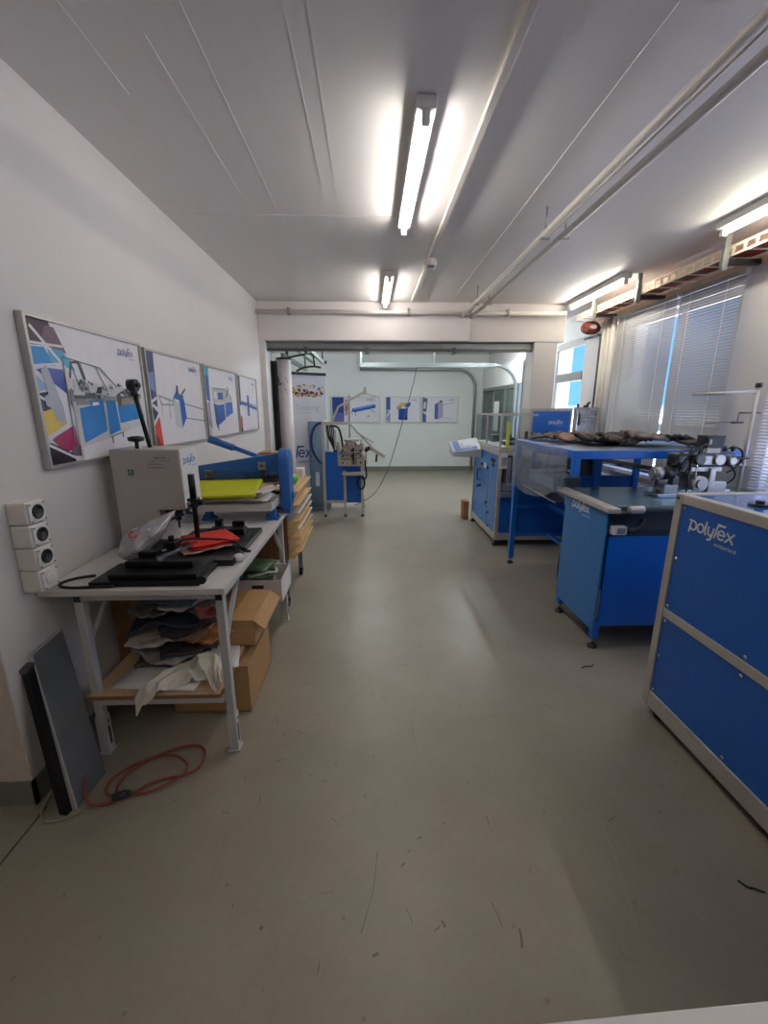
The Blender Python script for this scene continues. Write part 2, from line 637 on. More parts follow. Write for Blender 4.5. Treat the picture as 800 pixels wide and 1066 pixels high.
# faint casting ridges on the ceiling
rd = MB()
rd.box(1.03, 1.045, -2.6, 5.6, ZC - 0.004, ZC + 0.01)
rd.box(-1.2, 0.2, 3.34, 3.352, ZC - 0.002, ZC + 0.01)
for x, a, b in ((-0.62, 1.2, 3.6), (-0.28, 0.8, 3.0), (-0.20, 0.9, 4.4), (-1.02, 1.7, 2.2), (-0.8, 1.9, 3.1)):
    rd.box(x, x + 0.006, a, b, ZC - 0.0012, ZC + 0.01)
struct('trim_2', rd, M_CEIL)
# left wall, its near end and the plinth
struct('wall_left', box(XL - 0.25, XL, YW, YBEAM + 0.12, 0, ZC), M_WALL)
struct('wall_alcove', box(-3.2, XL - 0.002, YW - 0.004, YW + 0.2, 0, ZC), M_ROUGH)
struct('baseboard_left', MB().box(XL - 0.3, XL + 0.006, YW - 0.012, YW + 0.01, 0, 0.115).box(XL, XL + 0.006, YW - 0.012, YBEAM + 0.12, 0, 0.115), M_PLINTH)
struct('wall_side', box(-3.2, -3.0, -2.6, YW, 0, ZC), M_WALL)
struct('wall_rear', box(-3.2, XR + 0.25, -2.6, -2.4, 0, ZC), M_WALL)
# back room
struct('wall_back', box(-2.7, XR + 0.25, YB, YB + 0.2, 0, ZC), M_WALLB)
struct('baseboard_back', box(-2.5, XR, YB - 0.015, YB, 0, 0.12), M_PLINTH)
struct('wall_back_left', box(-2.7, -2.5, YBEAM, YB, 0, ZC), M_WALLB)
struct('wall_return', box(-2.7, XL - 0.2, YBEAM - 0.05, YBEAM + 0.12, 0, ZC), M_WALLB)
# beam across the room and its column
bm_ = MB().box(XL, 1.30, YBEAM, YBEAM + 0.34, 2.44, ZC).box(1.30, 2.56, YBEAM + 0.05, YBEAM + 0.34, 2.44, ZC)
struct('trim_3', bm_, M_BEAM, bevel=0.008)
struct('wall_column', box(2.17, 2.48, YBEAM + 0.06, YBEAM + 0.36, 0, 2.44), M_WALL, bevel=0.008)
struct('trim_4', box(XL, XL + 0.07, YBEAM + 0.0, YBEAM + 0.34, 0, 2.44), M_TRIM)

# window wall
WIN = [(0.75, 3.08), (3.58, 5.12), (6.06, 6.95), (7.3, 8.1)]
ZS, ZT = 0.92, 2.56
ww = MB()
ww.box(XR, XR + 0.25, -2.6, YB, 0, ZS)
ww.box(XR, XR + 0.25, -2.6, YB, ZT, ZC)
struct('trim_6', box(XR - 0.006, XR, -2.4, 6.02, 2.66, ZC), mat('tan_lintel', '#cdb39d', 0.6, var=.08, scale=5))  # thin tan strip along the top of the window wall
e = -2.6
for a, b in WIN:
    ww.box(XR, XR + 0.25, e, a, ZS, ZT)
    e = b
ww.box(XR, XR + 0.25, e, YB, ZS, ZT)
struct('wall_right', ww, M_WALL)
for n, (a, b) in enumerate(WIN):
    fr = MB()
    x0, x1 = (XR + 0.10, XR + 0.16) if n != 2 else (XR + 0.02, XR + 0.06)
    fr.box(x0, x1, a, a + 0.05, ZS, ZT).box(x0, x1, b - 0.05, b, ZS, ZT)
    fr.box(x0, x1, a + 0.05, b - 0.05, ZS, ZS + 0.06).box(x0, x1, a + 0.05, b - 0.05, ZT - 0.05, ZT)
    if b - a > 1.2:
        mid = (a + b) / 2
        fr.box(x0, x1, mid - 0.03, mid + 0.03, ZS + 0.06, ZT - 0.05)
        fr.box(x0, x1, a + 0.05, b - 0.05, 1.36, 1.44)
    w = struct('window_%d' % (n + 1), fr, M_WFRAME)
    gl = MB().box(x0 + 0.025, x0 + 0.031, a + 0.05, b - 0.05, ZS + 0.06, ZT - 0.05)
    gl.build('pane', M_GLASS, w)
    if n == 2:
        MB().box(x0 - 0.02, x1 + 0.01, a + 0.05, b - 0.05, 1.99, 2.11).build('transom', M_WBAR, w)
        MB().box(XR + 0.0, x0, a, b, ZT - 0.10, ZT).build('blind_box', M_WBAR, w)
    if n < 2:
        MB().box(XR - 0.10, XR + 0.10, a - 0.05, b + 0.05, ZS - 0.035, ZS).build('sill', M_SILL, w)
struct('baseboard_right', box(XR - 0.012, XR, -2.4, 8.2, 0, 0.10), M_PLINTH)
# wiring duct along the window wall, below the sill
struct('trim_5', MB().box(XR - 0.09, XR, -2.4, 6.1, 0.66, 0.80).box(XR - 0.095, XR - 0.09, -2.4, 6.1, 0.70, 0.705), M_SILL)

# glazed partition with the white upper panel on the right side of the back room
dr = MB()
for y in (8.27, 9.1, 9.95, 10.85):
    dr.box(2.86, 2.92, y, y + 0.06, 0, 2.0)
dr.box(2.86, 2.92, 8.27, 10.91, 2.0, 2.06).box(2.86, 2.92, 8.33, 10.85, 0, 0.12)
d1 = struct('door_1', dr, M_GALV)
MB().box(2.885, 2.895, 8.33, 10.85, 0.12, 2.0).build('pane', clear_mat('grey_green_glass', '#b9c6c0', 0.1, 0.05, 0.2, '#b6c2bc'), d1)
MB().box(2.85, 2.91, 8.27, 10.91, 2.07, 2.52).build('upper_panel', M_WMETAL, d1)
MB().tube([(2.84, 9.22, 1.0), (2.80, 9.22, 1.0), (2.80, 9.22, 1.9), (2.80, 9.6, 1.95)], 0.018).build('handle', M_DSTEEL, d1)
MB().box(2.855, 2.86, 9.45, 9.85, 1.1, 1.75).build('notice', M_PAPER, d1)


# ------------------------------------------------------------------ fluorescent lamps
def lamp(x, y0, y1, z, label, m, group='bare fluorescent ceiling lamps'):
    t = thing('fluorescent_lamp', label, 'ceiling lamp', (x, (y0 + y1) / 2, z), group)
    MB().box(x - 0.045, x + 0.045, y0, y1, z - 0.05, z).build('housing', M_WMETAL, t, bevel=0.006)
    MB().cyl((x, y0 + 0.04, z - 0.075), (x, y1 - 0.04, z - 0.078), 0.013, n=12).build('tube', m, t)
    for a in (y0 + 0.01, y1 - 0.04):
        MB().box(x - 0.018, x + 0.018, a, a + 0.03, z - 0.10, z - 0.045).build('lamp_holder', M_WPLAST, t, bevel=0.004)
    return t


lamp(0.255, 2.15, 3.42, ZC, 'bare fluorescent lamp on the ceiling, nearer of the two over the aisle', TUBE)
lamp(0.205, 4.52, 5.66, ZC, 'bare fluorescent lamp on the ceiling just before the cross beam', TUBE)
lamp(2.56, 4.50, 5.70, ZC, 'fluorescent lamp by the window wall, farther one ending at the beam', TUBEY)
lamp(2.56, 2.10, 3.36, ZC, 'fluorescent lamp by the window wall cut off by right edge of photo', TUBEY)
lamp(2.56, -0.30, 0.90, ZC, 'added fluorescent lamp by the window wall, unseen past the right edge', TUBEY)  # unseen lamp added to brighten the right machines and ceiling
lamp(0.255, -1.6, -0.33, ZC, 'added fluorescent lamp on the ceiling, unseen behind the camera', TUBE)  # out-of-view lamp added for overall brightness
lamp(0.0, 7.2, 8.5, ZC, 'added fluorescent lamp in the back room, left one behind the beam', TUBEB)  # added for brightness, mostly hidden by the beam
lamp(2.05, 7.3, 8.6, ZC, 'added fluorescent lamp in the back room, right one behind the beam', TUBEB)  # second lamp added to brighten the back room, mostly hidden

# ------------------------------------------------------------------ ceiling services
t = thing('cable_duct', 'slim white cable duct along the ceiling right of the aisle lamps', 'duct', (0.54, 2.0, ZC))
MB().box(0.525, 0.56, -2.4, 5.64, ZC - 0.028, ZC).build('duct', M_PIPE, t, bevel=0.003)
t = thing('smoke_detector', 'round white smoke detector on the ceiling duct', 'smoke detector', (0.545, 4.12, ZC - 0.028))
MB().lathe([(0.055, 0), (0.06, -0.01), (0.06, -0.04), (0.052, -0.048)], (0.545, 4.12, ZC - 0.028)).build('base', M_WPLAST, t)
MB().lathe([(0.046, 0), (0.05, -0.012), (0.046, -0.03), (0.02, -0.036)], (0.545, 4.12, ZC - 0.076)).build('sensor_head', M_WPLAST, t)
MB().box(0.515, 0.575, 4.06, 4.066, ZC - 0.104, ZC - 0.088).build('grille', M_DSTEEL, t)

for x, lab in ((1.19, 'painted pipe hung below ceiling, inner of the long pair toward the windows'),
               (1.325, 'painted pipe hung below ceiling, outer of the long pair toward the windows')):
    t = thing('ceiling_pipe', lab, 'pipe', (x, 2, 2.74), 'pair of long pipes under the ceiling')
    MB().cyl((x, -2.4, 2.74), (x, 5.80, 2.74), 0.021, n=14).build('pipe', M_PIPE, t)
    for y in (-1.0, 3.15, 5.0):
        MB().cyl((x, y, 2.766), (x, y, ZC), 0.006, n=8).box(x - 0.03, x + 0.03, y - 0.012, y + 0.012, 2.705, 2.712).build('hanger', M_GALV, t)
t = thing('small_conduit', 'thin grey conduit running between the pair of ceiling pipes', 'conduit', (1.257, 2, 2.76))
MB().cyl((1.257, -2.4, 2.765), (1.257, 5.79, 2.765), 0.011, n=10).build('conduit', M_PIPE, t)

t = thing('beam_pipe', 'thin painted pipe running across the front of the cross beam', 'pipe', (0.5, 5.68, 2.76))
MB().cyl((XL, 5.69, 2.765), (2.5, 5.69, 2.765), 0.024, n=12).build('pipe', M_PIPE, t)
for x in (-1.0, 0.5, 1.75):
    MB().box(x - 0.015, x + 0.015, 5.66, 5.75, 2.735, 2.81).build('clamp', M_GALV, t)

# dark rail under the beam
t = thing('sliding_rail', 'dark grey rail running along the underside of the cross beam', 'rail', (0.5, 5.95, 2.4))
MB().box(XL + 0.07, 2.17, 5.90, 5.98, 2.36, 2.435).build('rail', M_GALV, t, bevel=0.006)
MB().box(XL + 0.07, 2.17, 5.86, 5.9, 2.325, 2.36).build('lower_lip', M_DSTEEL, t)
for x in (-0.85, -0.05, 1.1):
    MB().box(x, x + 0.05, 5.84, 5.99, 2.30, 2.375).build('bracket', M_DSTEEL, t, bevel=0.004)

# door tracks overhead in the back room
for k, (x, z) in enumerate(((-1.02, 2.42), (-0.86, 2.42), (-1.18, 2.30))):
    t = thing('overhead_track', ['steel track running back over the roll-up banner, middle of three',
                                 'steel track running back over the roll-up banner, rightmost of three',
                                 'steel track running back over the roll-up banner, lowest of three'][k], 'track', (x, 7, z), 'overhead door tracks')
    MB().beam((x, 6.1, z), (x, 8.3, z), 0.05, 0.06).build('track', M_GALV, t)
    MB().cyl((x, 8.2, z), (x, 8.2, ZC), 0.012, n=8).build('hanger', M_DSTEEL, t)
t = thing('overhead_track', 'pale square cross rail hung below back room ceiling, curving down on the right', 'track', (1.2, 8.2, 2.38), 'overhead door tracks')
MB().beam((-0.18, 8.2, 2.38), (2.35, 8.2, 2.38), 0.05, 0.075).build('rail', M_GALV, t)
for x in (-0.15, 1.2):
    MB().box(x - 0.02, x + 0.02, 8.18, 8.22, 2.42, ZC).build('hanger', M_GALV, t)
MB().tube([(2.35, 8.2, 2.38)] + [(2.35 + 0.42 * math.sin(R(a)), 8.2, 1.96 + 0.42 * math.cos(R(a))) for a in range(10, 91, 10)] + [(2.77, 8.2, 0.9), (2.77, 8.2, 0.0)], 0.03, 8).build('curve', M_GALV, t)
t = thing('wall_conduit', 'grey conduit along the back wall above the posters, bending down at right corner', 'conduit', (1.3, 10.9, 2.53))
MB().tube([(-0.22, 10.9, 2.53), (2.2, 10.9, 2.53)] + [(2.2 + 0.45 * math.sin(R(a)), 10.9, 2.08 + 0.45 * math.cos(R(a))) for a in range(10, 91, 10)] + [(2.65, 10.9, 0.02)], 0.035, 10).build('conduit', M_GALV, t)
MB().cyl((-0.22, 10.9, 2.53), (-0.22, 10.9, 2.80), 0.02, n=8).cyl((-0.22, 10.9, 2.53), (-0.22, 10.97, 2.53), 0.02, n=8).build('elbow', M_GALV, t)

# hanging cable
t = MB().tube([(0.88, 8.2, 2.345), (0.84, 8.2, 2.1), (0.70, 8.15, 1.6), (0.52, 8.1, 1.0), (0.35, 8.0, 0.45), (0.1, 7.7, 0.05), (-0.1, 7.3, 0.008), (-0.25, 6.95, 0.008)], 0.008, 6, smooth_iter=3).build('hanging_cable', M_DSTEEL, loc=None)
tag(t, 'grey cable hanging from the cross rail in the back room down to the floor', 'cable')

# cable trays on the window wall
XT = 2.72
t = thing('cable_tray', 'perforated pale cable tray above the blinds with red-brown cables', 'cable tray', (2.85, 4, 2.70))
tr = MB()
for x in (XT, XT + 0.22):
    tr.box(x, x + 0.004, 0.2, 6.0, 2.705, 2.722).box(x, x + 0.004, 0.2, 6.0, 2.765, 2.78)
    y = 0.2
    while y < 6.0:
        tr.box(x, x + 0.004, y, y + 0.025, 2.72, 2.768)
        y += 0.10
y = 0.25
while y < 6.0:
    tr.box(XT, XT + 0.224, y, y + 0.02, 2.70, 2.706)
    y += 0.2
tr.build('tray', mat('cream_tray_paint', '#d9d2c0', 0.4), t)
for y, nm in ((5.35, 'hanger'), (4.50, 'hanger'), (3.44, 'hanger'), (1.5, 'hanger')):
    MB().box(XT - 0.045, XT - 0.003, y, y + 0.035, 2.62, ZC).build('hanger', M_GALV, t, bevel=0.003)
    MB().box(XT - 0.003, XR, y, y + 0.04, 2.66, 2.698).build('support_arm', M_DSTEEL, t, bevel=0.003)
cb = MB()
for k in range(7):
    x = XT + 0.02 + k * 0.028
    pts = [(x + random.uniform(-.01, .01), yy, 2.718 + random.uniform(0, 0.014)) for yy in [0.3 + 0.38 * q for q in range(15)]]
    cb.tube(pts, 0.010, 6)
cb.build('cables', M_CABLE, t)
t = thing('coiled_cable', 'coil of red-brown cable hanging at far end of the cable tray', 'cable', (2.80, 5.70, 2.58))
cc = MB()
for k in range(7):
    a0 = random.uniform(0, 6)
    rr = 0.055 + 0.012 * k
    cc.tube([(2.84 + rr * math.cos(a0 + q * 0.42), 5.62 + 0.012 * k + 0.01 * math.sin(q), 2.60 + 0.6 * rr * math.sin(a0 + q * 0.42)) for q in range(16)], 0.008, 6)
cc.build('coil', M_CABLE, t)
t = thing('wall_conduit', 'dark conduit bending down the white pier beside the far window', 'conduit', (XR - 0.04, 5.6, 2.0))
MB().tube([(XR - 0.03, 6.05, 2.52), (XR - 0.03, 5.75, 2.53), (XR - 0.03, 5.64, 2.50), (XR - 0.03, 5.62, 2.4), (XR - 0.03, 5.62, 0.82)], 0.016, 8, smooth_iter=1).build('conduit', M_DSTEEL, t)
for k, y in enumerate((5.53, 5.43, 5.33)):
    tag(MB().cyl((XR - 0.035, y, 0.8), (XR - 0.035, y, 2.66), 0.03, n=12).build('riser_pipe', M_PIPE),
        ['white riser pipe left of the blinds, farthest of three', 'white riser pipe left of the blinds, middle of three', 'white riser pipe left of the blinds, nearest of three'][k], 'pipe', 'riser pipes beside the blinds')


# ------------------------------------------------------------------ blinds
def blind(y0, y1, z0, z1, label, m, tilt, step=0.024):
    xb = XR - 0.075
    t = thing('venetian_blind', label, 'blind', (xb, (y0 + y1) / 2, z0), 'venetian blinds on the windows')
    MB().box(xb - 0.02, xb + 0.02, y0, y1, z1 - 0.035, z1).build('headrail', m, t, bevel=0.003)
    s = MB()
    z = z1 - 0.05
    while z > z0 + 0.02:
        c, q = math.cos(R(tilt)) * 0.0125, math.sin(R(tilt)) * 0.0125
        th = 0.0006
        s.hexa([(xb - c, y0 + 0.005, z - q - th), (xb - c, y1 - 0.005, z - q - th), (xb + c, y1 - 0.005, z + q - th), (xb + c, y0 + 0.005, z + q - th),
                (xb - c, y0 + 0.005, z - q + th), (xb - c, y1 - 0.005, z - q + th), (xb + c, y1 - 0.005, z + q + th), (xb + c, y0 + 0.005, z + q + th)])
        z -= step
    s.build('slats', m, t)
    MB().box(xb - 0.014, xb + 0.014, y0 + 0.003, y1 - 0.003, z0, z0 + 0.016).build('bottom_rail', m, t, bevel=0.003)
    for y in (y0 + 0.16, y1 - 0.16):
        MB().box(xb - 0.017, xb - 0.0155, y - 0.003, y + 0.003, z0 + 0.01, z1 - 0.03).build('ladder_cord', M_WPLAST, t)
    MB().cyl((xb - 0.03, y1 - 0.06, z1 - 0.02), (xb - 0.03, y1 - 0.05, z1 - 0.95), 0.004, n=6).build('tilt_wand', M_WPLAST, t)


blind(4.205, 5.19, 0.97, 2.64, 'closed grey venetian blind, the farther one next to the riser pipes', M_BLIND, 69, .025)
blind(3.46, 4.185, 0.97, 2.64, 'closed grey venetian blind, the nearer one beside the white pier', M_BLIND, 68, .025)
blind(0.80, 3.09, 0.97, 2.62, 'white venetian blind glowing with daylight behind the thread stand', M_BLINDW, 24)


# ------------------------------------------------------------------ posters
def poster(label, O, U, V, w, h, art, group, words=None):
    """framed print. O = lower left corner on the wall, U along, V up (unit vectors); U x V points into the room"""
    O, U, V = Vector(O), Vector(U), Vector(V)
    N = U.cross(V).normalized()
    t = thing('framed_poster', label, 'poster', O + U * (w / 2), group)
    f = MB()
    fw = 0.014
    for (a0, a1, b0, b1) in ((0, w, 0, fw), (0, w, h - fw, h), (0, fw, fw, h - fw), (w - fw, w, fw, h - fw)):
        f.prism([(a0, b0), (a1, b0), (a1, b1), (a0, b1)], O, U, V, 0.032)
    f.build('frame', M_ALU, t)
    cols, mats_ = {}, []

    def ci(c):
        if c not in cols:
            cols[c] = len(mats_)
            mats_.append(ink(c, 0.22))
        return cols[c]
    p = MB()
    p.prism([(fw, fw), (w - fw, fw), (w - fw, h - fw), (fw, h - fw)], O + N * 0.004, U, V, 0.018, ci('#dcdae0'))
    lay = 0.0222
    for item in art:
        c, pts = item[0], item[1]
        if len(item) == 3:
            p.ribbon([(a * w, b * h) for a, b in pts], item[2] * w, O + N * lay, U, V, 0.0002, ci(c))
        else:
            p.prism([(fw + a * (w - 2 * fw), fw + b * (h - 2 * fw)) for a, b in pts], O + N * lay, U, V, 0.0002, ci(c))
        lay += 0.00012
    p.build('print', mats_, t)
    lm = MB()
    logo(lm, O + U * (w * 0.72) + V * (h * 0.86) + N * (lay + 0.0003), U, V, w * 0.17, 0.0004)
    lm.build('lettering', ink('#27468c'), t)
    return t


DK, SKY, NAV, YEL, MAG, GRY, STL, BLU, PAL = '#2a2836', '#2f86c8', '#3a4a98', '#d8b838', '#9c2c58', '#a8acb2', '#6d7278', '#2a7cc8', '#8fa6c8'
art1 = [
    ('#4a3c48', [(0.0, .82), (.27, .84), (.22, 1.0), (0, 1.0)]), ('#6f5a66', [(.12, .84), (.34, .80), (.26, .97), (.18, .97)]),
    (SKY, [(.0, .68), (.22, .70), (.14, .82), (0, .81)]), ('#58a4c8', [(.18, .73), (.40, .68), (.30, .82), (.17, .82)]),
    (PAL, [(0, .51), (.15, .54), (.0, .66)]), (NAV, [(.03, .66), (.29, .50), (.28, .68), (.12, .68)]),
    (DK, [(0, .38), (.14, .38), (.13, .52), (0, .50)]), ('#20202c', [(.04, .36), (.22, .40), (.15, .50), (.06, .48)]),
    (YEL, [(0, .20), (.22, .28), (.2, .32), (.12, .40), (0, .37)]), (MAG, [(.06, .18), (.16, .07), (.31, .11), (.30, .27), (.22, .26)]),
    ('#6a5068', [(.20, .05), (.34, .03), (.34, .12), (.26, .12)]), ('#23232f', [(0, 0), (.26, .0), (.24, .06), (.04, .16), (0, .15)]),
    ('#dcdae0', [(0, .50), (.16, .42)], .012), ('#dcdae0', [(0, .67), (.28, .71)], .012), ('#dcdae0', [(.06, .93), (.34, .66)], .016),
    ('#dcdae0', [(0, .82), (.32, .83)], .012), ('#dcdae0', [(.0, .66), (.2, .5)], .014), ('#dcdae0', [(.02, .17), (.36, .0)], .014), ('#dcdae0', [(0, .18), (.3, .29)], .010),
    # machine
    ('#c6c8cc', [(.34, .10), (.36, .62), (.80, .58), (.95, .52), (.96, .25), (.6, .14)]),
    ('#dcdae0', [(.42, .0), (.98, .14), (.98, .26), (.5, .10)]),
    (GRY, [(.07, .66), (.13, .70), (.22, .42), (.23, .28), (.14, .31), (.11, .40), (.06, .42), (.06, .48), (.10, .50)]),
    (STL, [(.29, .16), (.30, .76), (.62, .72), (.75, .58)], .010), (STL, [(.45, .74), (.50, .52)], .008), (STL, [(.58, .73), (.66, .54)], .008), (STL, [(.36, .76), (.42, .52)], .007),
    ('#3a3c42', [(.34, .62), (.37, .73), (.43, .74), (.47, .62), (.44, .52)], .012),
    ('#8a8c90', [(.30, .42), (.95, .47), (.97, .53), (.84, .58), (.72, .50), (.52, .52), (.30, .54)]),
    ('#55585e', [(.34, .47), (.52, .48), (.52, .52), (.34, .51)]), ('#4c4a46', [(.74, .40), (.93, .42), (.95, .54), (.84, .58), (.74, .52)]), ('#8c8478', [(.77, .42), (.9, .43), (.88, .50), (.78, .49)]),
    ('#d0d2d6', [(.33, .50), (.36, .56), (.45, .57), (.44, .50)]), ('#303238', [(.55, .52), (.60, .52), (.61, .58), (.57, .57)]),
    (BLU, [(.37, .13), (.60, .21), (.61, .47), (.48, .46), (.48, .42), (.37, .40)]), ('#2672bc', [(.62, .17), (.73, .21), (.72, .47), (.63, .46)]),
    (BLU, [(.74, .27), (.97, .31), (.95, .45), (.73, .42)]),
    ('#c2c4c8', [(.34, .03), (.34, .45)], .022), ('#c2c4c8', [(.61, .20), (.61, .46)], .014), ('#c2c4c8', [(.735, .18), (.72, .46)], .012),
    ('#8a8d92', [(.62, .17), (.74, .20)], .008), ('#3a3c42', [(.64, .12), (.64, .17)], .010), ('#3a3c42', [(.74, .16), (.74, .20)], .010), ('#e8eaf0', [(.50, .435), (.56, .445)], .018),
]
rp = random.Random(5)
for k in range(46):
    a_, b_ = rp.uniform(.30, .92), rp.uniform(.45, .60)
    q_ = rp.uniform(.008, .03)
    art1.append((rp.choice(['#8d9096', '#5b5e66', '#c9cbd0', '#3c3e46', '#a3a6ac', '#777b82']), [(a_, b_), (a_ + q_, b_ + rp.uniform(-.01, .01)), (a_ + q_ * rp.uniform(.6, 1.1), b_ + q_ * 1.2), (a_ - q_ * .2, b_ + q_)]))
art2 = [('#4c4f74', [(0, .48), (.13, .42), (.16, 1), (0, 1)]), ('#7d88b8', [(.02, .62), (.12, .58), (.13, .8), (.03, .78)]), ('#dcdce2', [(.0, .46), (.14, .52)], .02),
        ('#3c3e54', [(0, .24), (.13, .36), (.0, .45)]), ('#c8483c', [(.0, .0), (.16, .0), (.14, .32), (0, .2)]), ('#7c2a2c', [(0, 0), (.12, 0), (.06, .12), (0, .14)]), ('#dcdce2', [(.0, .22), (.15, .35)], .02),
        ('#9a9da4', [(.16, .56), (.45, .50), (.45, .44), (.2, .44)]), ('#dcdae0', [(.19, .53), (.42, .48), (.42, .46), (.22, .46)]), (STL, [(.36, .5), (.36, .3)], .008), (STL, [(.62, .47), (.98, .40), (.98, .20)], .008), (STL, [(.64, .30), (.98, .25)], .008),
        (STL, [(.22, .46), (.22, .36)], .006), ('#c4c6ca', [(.44, .20), (.56, .16), (.56, .50), (.44, .54)]), ('#2a5ca8', [(.42, .5), (.5, .60), (.64, .56), (.62, .50), (.56, .5), (.47, .53)]), ('#2458ac', [(.56, .17), (.66, .30), (.64, .52), (.55, .54)]),
        ('#38506c', [(.5, .58), (.52, .68), (.55, .68), (.55, .58)]), ('#50605c', [(.60, .57), (.68, .64)], .02), ('#e8eaf0', [(.49, .50), (.54, .49)], .014)]
art3 = [('#3a5c98', [(0, .55), (.14, .5), (.16, 1), (0, 1)]), ('#3aa0b8', [(0, .9), (.15, .86), (.14, 1), (0, 1)]), ('#8c88a8', [(0, .2), (.14, .1), (.13, .5), (0, .5)]), ('#b8bac8', [(0, .0), (.13, .0), (.1, .12), (0, .2)]),
        ('#b0b3b8', [(.22, .50), (.84, .52), (.84, .60), (.7, .70), (.24, .70)]), (STL, [(.24, .7), (.66, .70), (.84, .55)], .012), ('#2b4f96', [(.40, .54), (.56, .55), (.56, .66), (.40, .65)]), ('#3c3f48', [(.66, .58), (.74, .72), (.70, .74)], .02), ('#dcdce2', [(.28, .56), (.36, .56), (.36, .66), (.28, .66)]),
        ('#2358ac', [(.30, .14), (.34, .46), (.58, .48), (.58, .24)]), ('#2a64b8', [(.60, .26), (.62, .50), (.84, .52), (.84, .34)]), ('#1c4488', [(.24, .50), (.34, .47), (.30, .12), (.36, .06), (.26, .2)]), ('#c2c4c8', [(.59, .22), (.6, .5)], .016), ('#c2c4c8', [(.30, .48), (.84, .53)], .014)]
art4 = [('#3e4468', [(0, .5), (.13, .46), (.15, 1), (0, 1)]), ('#c44a40', [(0, .06), (.14, .0), (.15, .25), (0, .35)]), ('#4a3038', [(0, .0), (.14, .0), (.1, .06), (0, .1)]), ('#2f5fa8', [(.06, .50), (.98, .38), (.98, .44), (.06, .57)]), ('#7a8a9a', [(.10, .55), (.95, .48)], .015),
        ('#274f94', [(.46, .28), (.56, .26), (.58, .66), (.48, .68)]), ('#bfc1c6', [(.40, .40), (.46, .28), (.47, .5)]), (STL, [(.2, .50), (.2, .40)], .012), (STL, [(.75, .44), (.75, .32)], .012), (STL, [(.9, .42), (.9, .34)], .012), ('#c6c8cc', [(.14, .46), (.4, .42), (.4, .45)])]


def along(art, d0, d1):
    return [(a[0], [(d0 * u / (d1 - u * (d1 - d0)), v) for u, v in a[1]]) + tuple(a[2:]) for a in art]


art1, art2, art3, art4 = along(art1, 1.84, 2.72), along(art2, 2.76, 3.65), along(art3, 3.69, 4.57), along(art4, 4.60, 5.36)
Y_, Z_ = (0, 1, 0), (0, 0, 1)
G1 = 'framed machine posters on the left wall'
poster('large framed poster of a long blue machine with colour patches, nearest on left wall', (XL, 1.84, 1.345), Y_, Z_, 0.88, 0.63, art1, G1)
poster('framed poster of a blue-and-white column machine with side trays, second on left wall', (XL, 2.76, 1.345), Y_, Z_, 0.89, 0.615, art2, G1)
poster('framed poster of a two-door blue cabinet machine, third on left wall', (XL, 3.69, 1.345), Y_, Z_, 0.88, 0.61, art3, G1)
poster('framed poster of a blue crossbar machine, farthest on left wall', (XL, 4.60, 1.345), Y_, Z_, 0.76, 0.60, art4, G1)
artA = [('#27408c', [(.02, 0), (.26, 0), (.26, 1), (.02, 1)]), ('#5c66a4', [(.02, 0), (.26, 0), (.24, .35), (.02, .45)]), ('#b89c98', [(.27, .25), (.35, .3), (.36, .9), (.28, .95)]), ('#a06860', [(.28, .45), (.34, .5), (.34, .65), (.29, .7)]),
        ('#2a5cb0', [(.42, .44), (.48, .40), (.92, .58), (.92, .70), (.86, .72), (.44, .56)]), ('#7aa0d8', [(.46, .50), (.88, .66), (.86, .69), (.46, .55)]), ('#34486c', [(.50, .45), (.50, .26)], .014), ('#34486c', [(.46, .5), (.42, .42), (.44, .3)], .010), ('#55585e', [(.8, .52), (.9, .40)], .010), ('#3a3c44', [(.74, .25), (.78, .27)], .02)]
artB = [('#3c5896', [(0, .5), (.12, .5), (.12, 1), (0, 1)]), ('#8a94b8', [(0, .1), (.12, .0), (.12, .45), (0, .5)]), ('#dcdce2', [(.0, .2), (.3, .75)], .03), ('#c8b048', [(.34, .62), (.42, .78), (.58, .80), (.56, .66)]), ('#b88c84', [(.30, .52), (.46, .52), (.46, .66), (.32, .66)]),
        ('#1d4a9c', [(.36, .10), (.62, .08), (.64, .56), (.36, .54)]), ('#2a5cb4', [(.52, .60), (.72, .70), (.72, .80), (.60, .78)]), ('#163a80', [(.34, .16), (.6, .12), (.66, .18), (.4, .22)]), ('#1d4a9c', [(.56, .5), (.7, .66), (.64, .74)])]
artC = [('#55607c', [(0, .45), (.10, .4), (.13, .95), (0, 1)]), ('#dcdce2', [(.06, .55), (.07, .8)], .05), ('#4c5a94', [(0, 0), (.10, 0), (.10, .3), (0, .4)]), ('#4a56a0', [(.34, .14), (.44, .12), (.44, .80), (.34, .72)]), ('#a8a0b8', [(.44, .12), (.58, .20), (.58, .78), (.44, .82)]), ('#6a4a4c', [(.46, .80), (.56, .80), (.54, .90), (.48, .88)]),
        (STL, [(.58, .70), (.9, .78)], .010), (STL, [(.5, .22), (.85, .14)], .008)]
X_ = (1, 0, 0)
G2 = 'framed posters on the back wall'
poster('framed poster with deep blue left band and long blue bench machine, on back wall', (-0.98, YB, 1.24), X_, Z_, 1.24, 0.64, artA, G2)
poster('framed poster of a blue machine with yellow top, middle of back wall row', (0.41, YB, 1.24), X_, Z_, 0.89, 0.64, artB, G2)
poster('framed poster of a slim purple and grey machine, rightmost on back wall', (1.34, YB, 1.24), X_, Z_, 0.92, 0.64, artC, G2)
t = thing('wall_switch', 'small grey switch box on the back wall left of the posters', 'switch', (-1.25, YB, 1.5))
MB().box(-1.32, -1.12, YB - 0.05, YB, 1.30, 1.72).build('box', M_WPLAST, t, bevel=0.01)
MB().box(-1.25, -1.19, YB - 0.06, YB - 0.05, 1.48, 1.56).build('switch', mat('dull_green_plastic', '#56705c', 0.5), t)
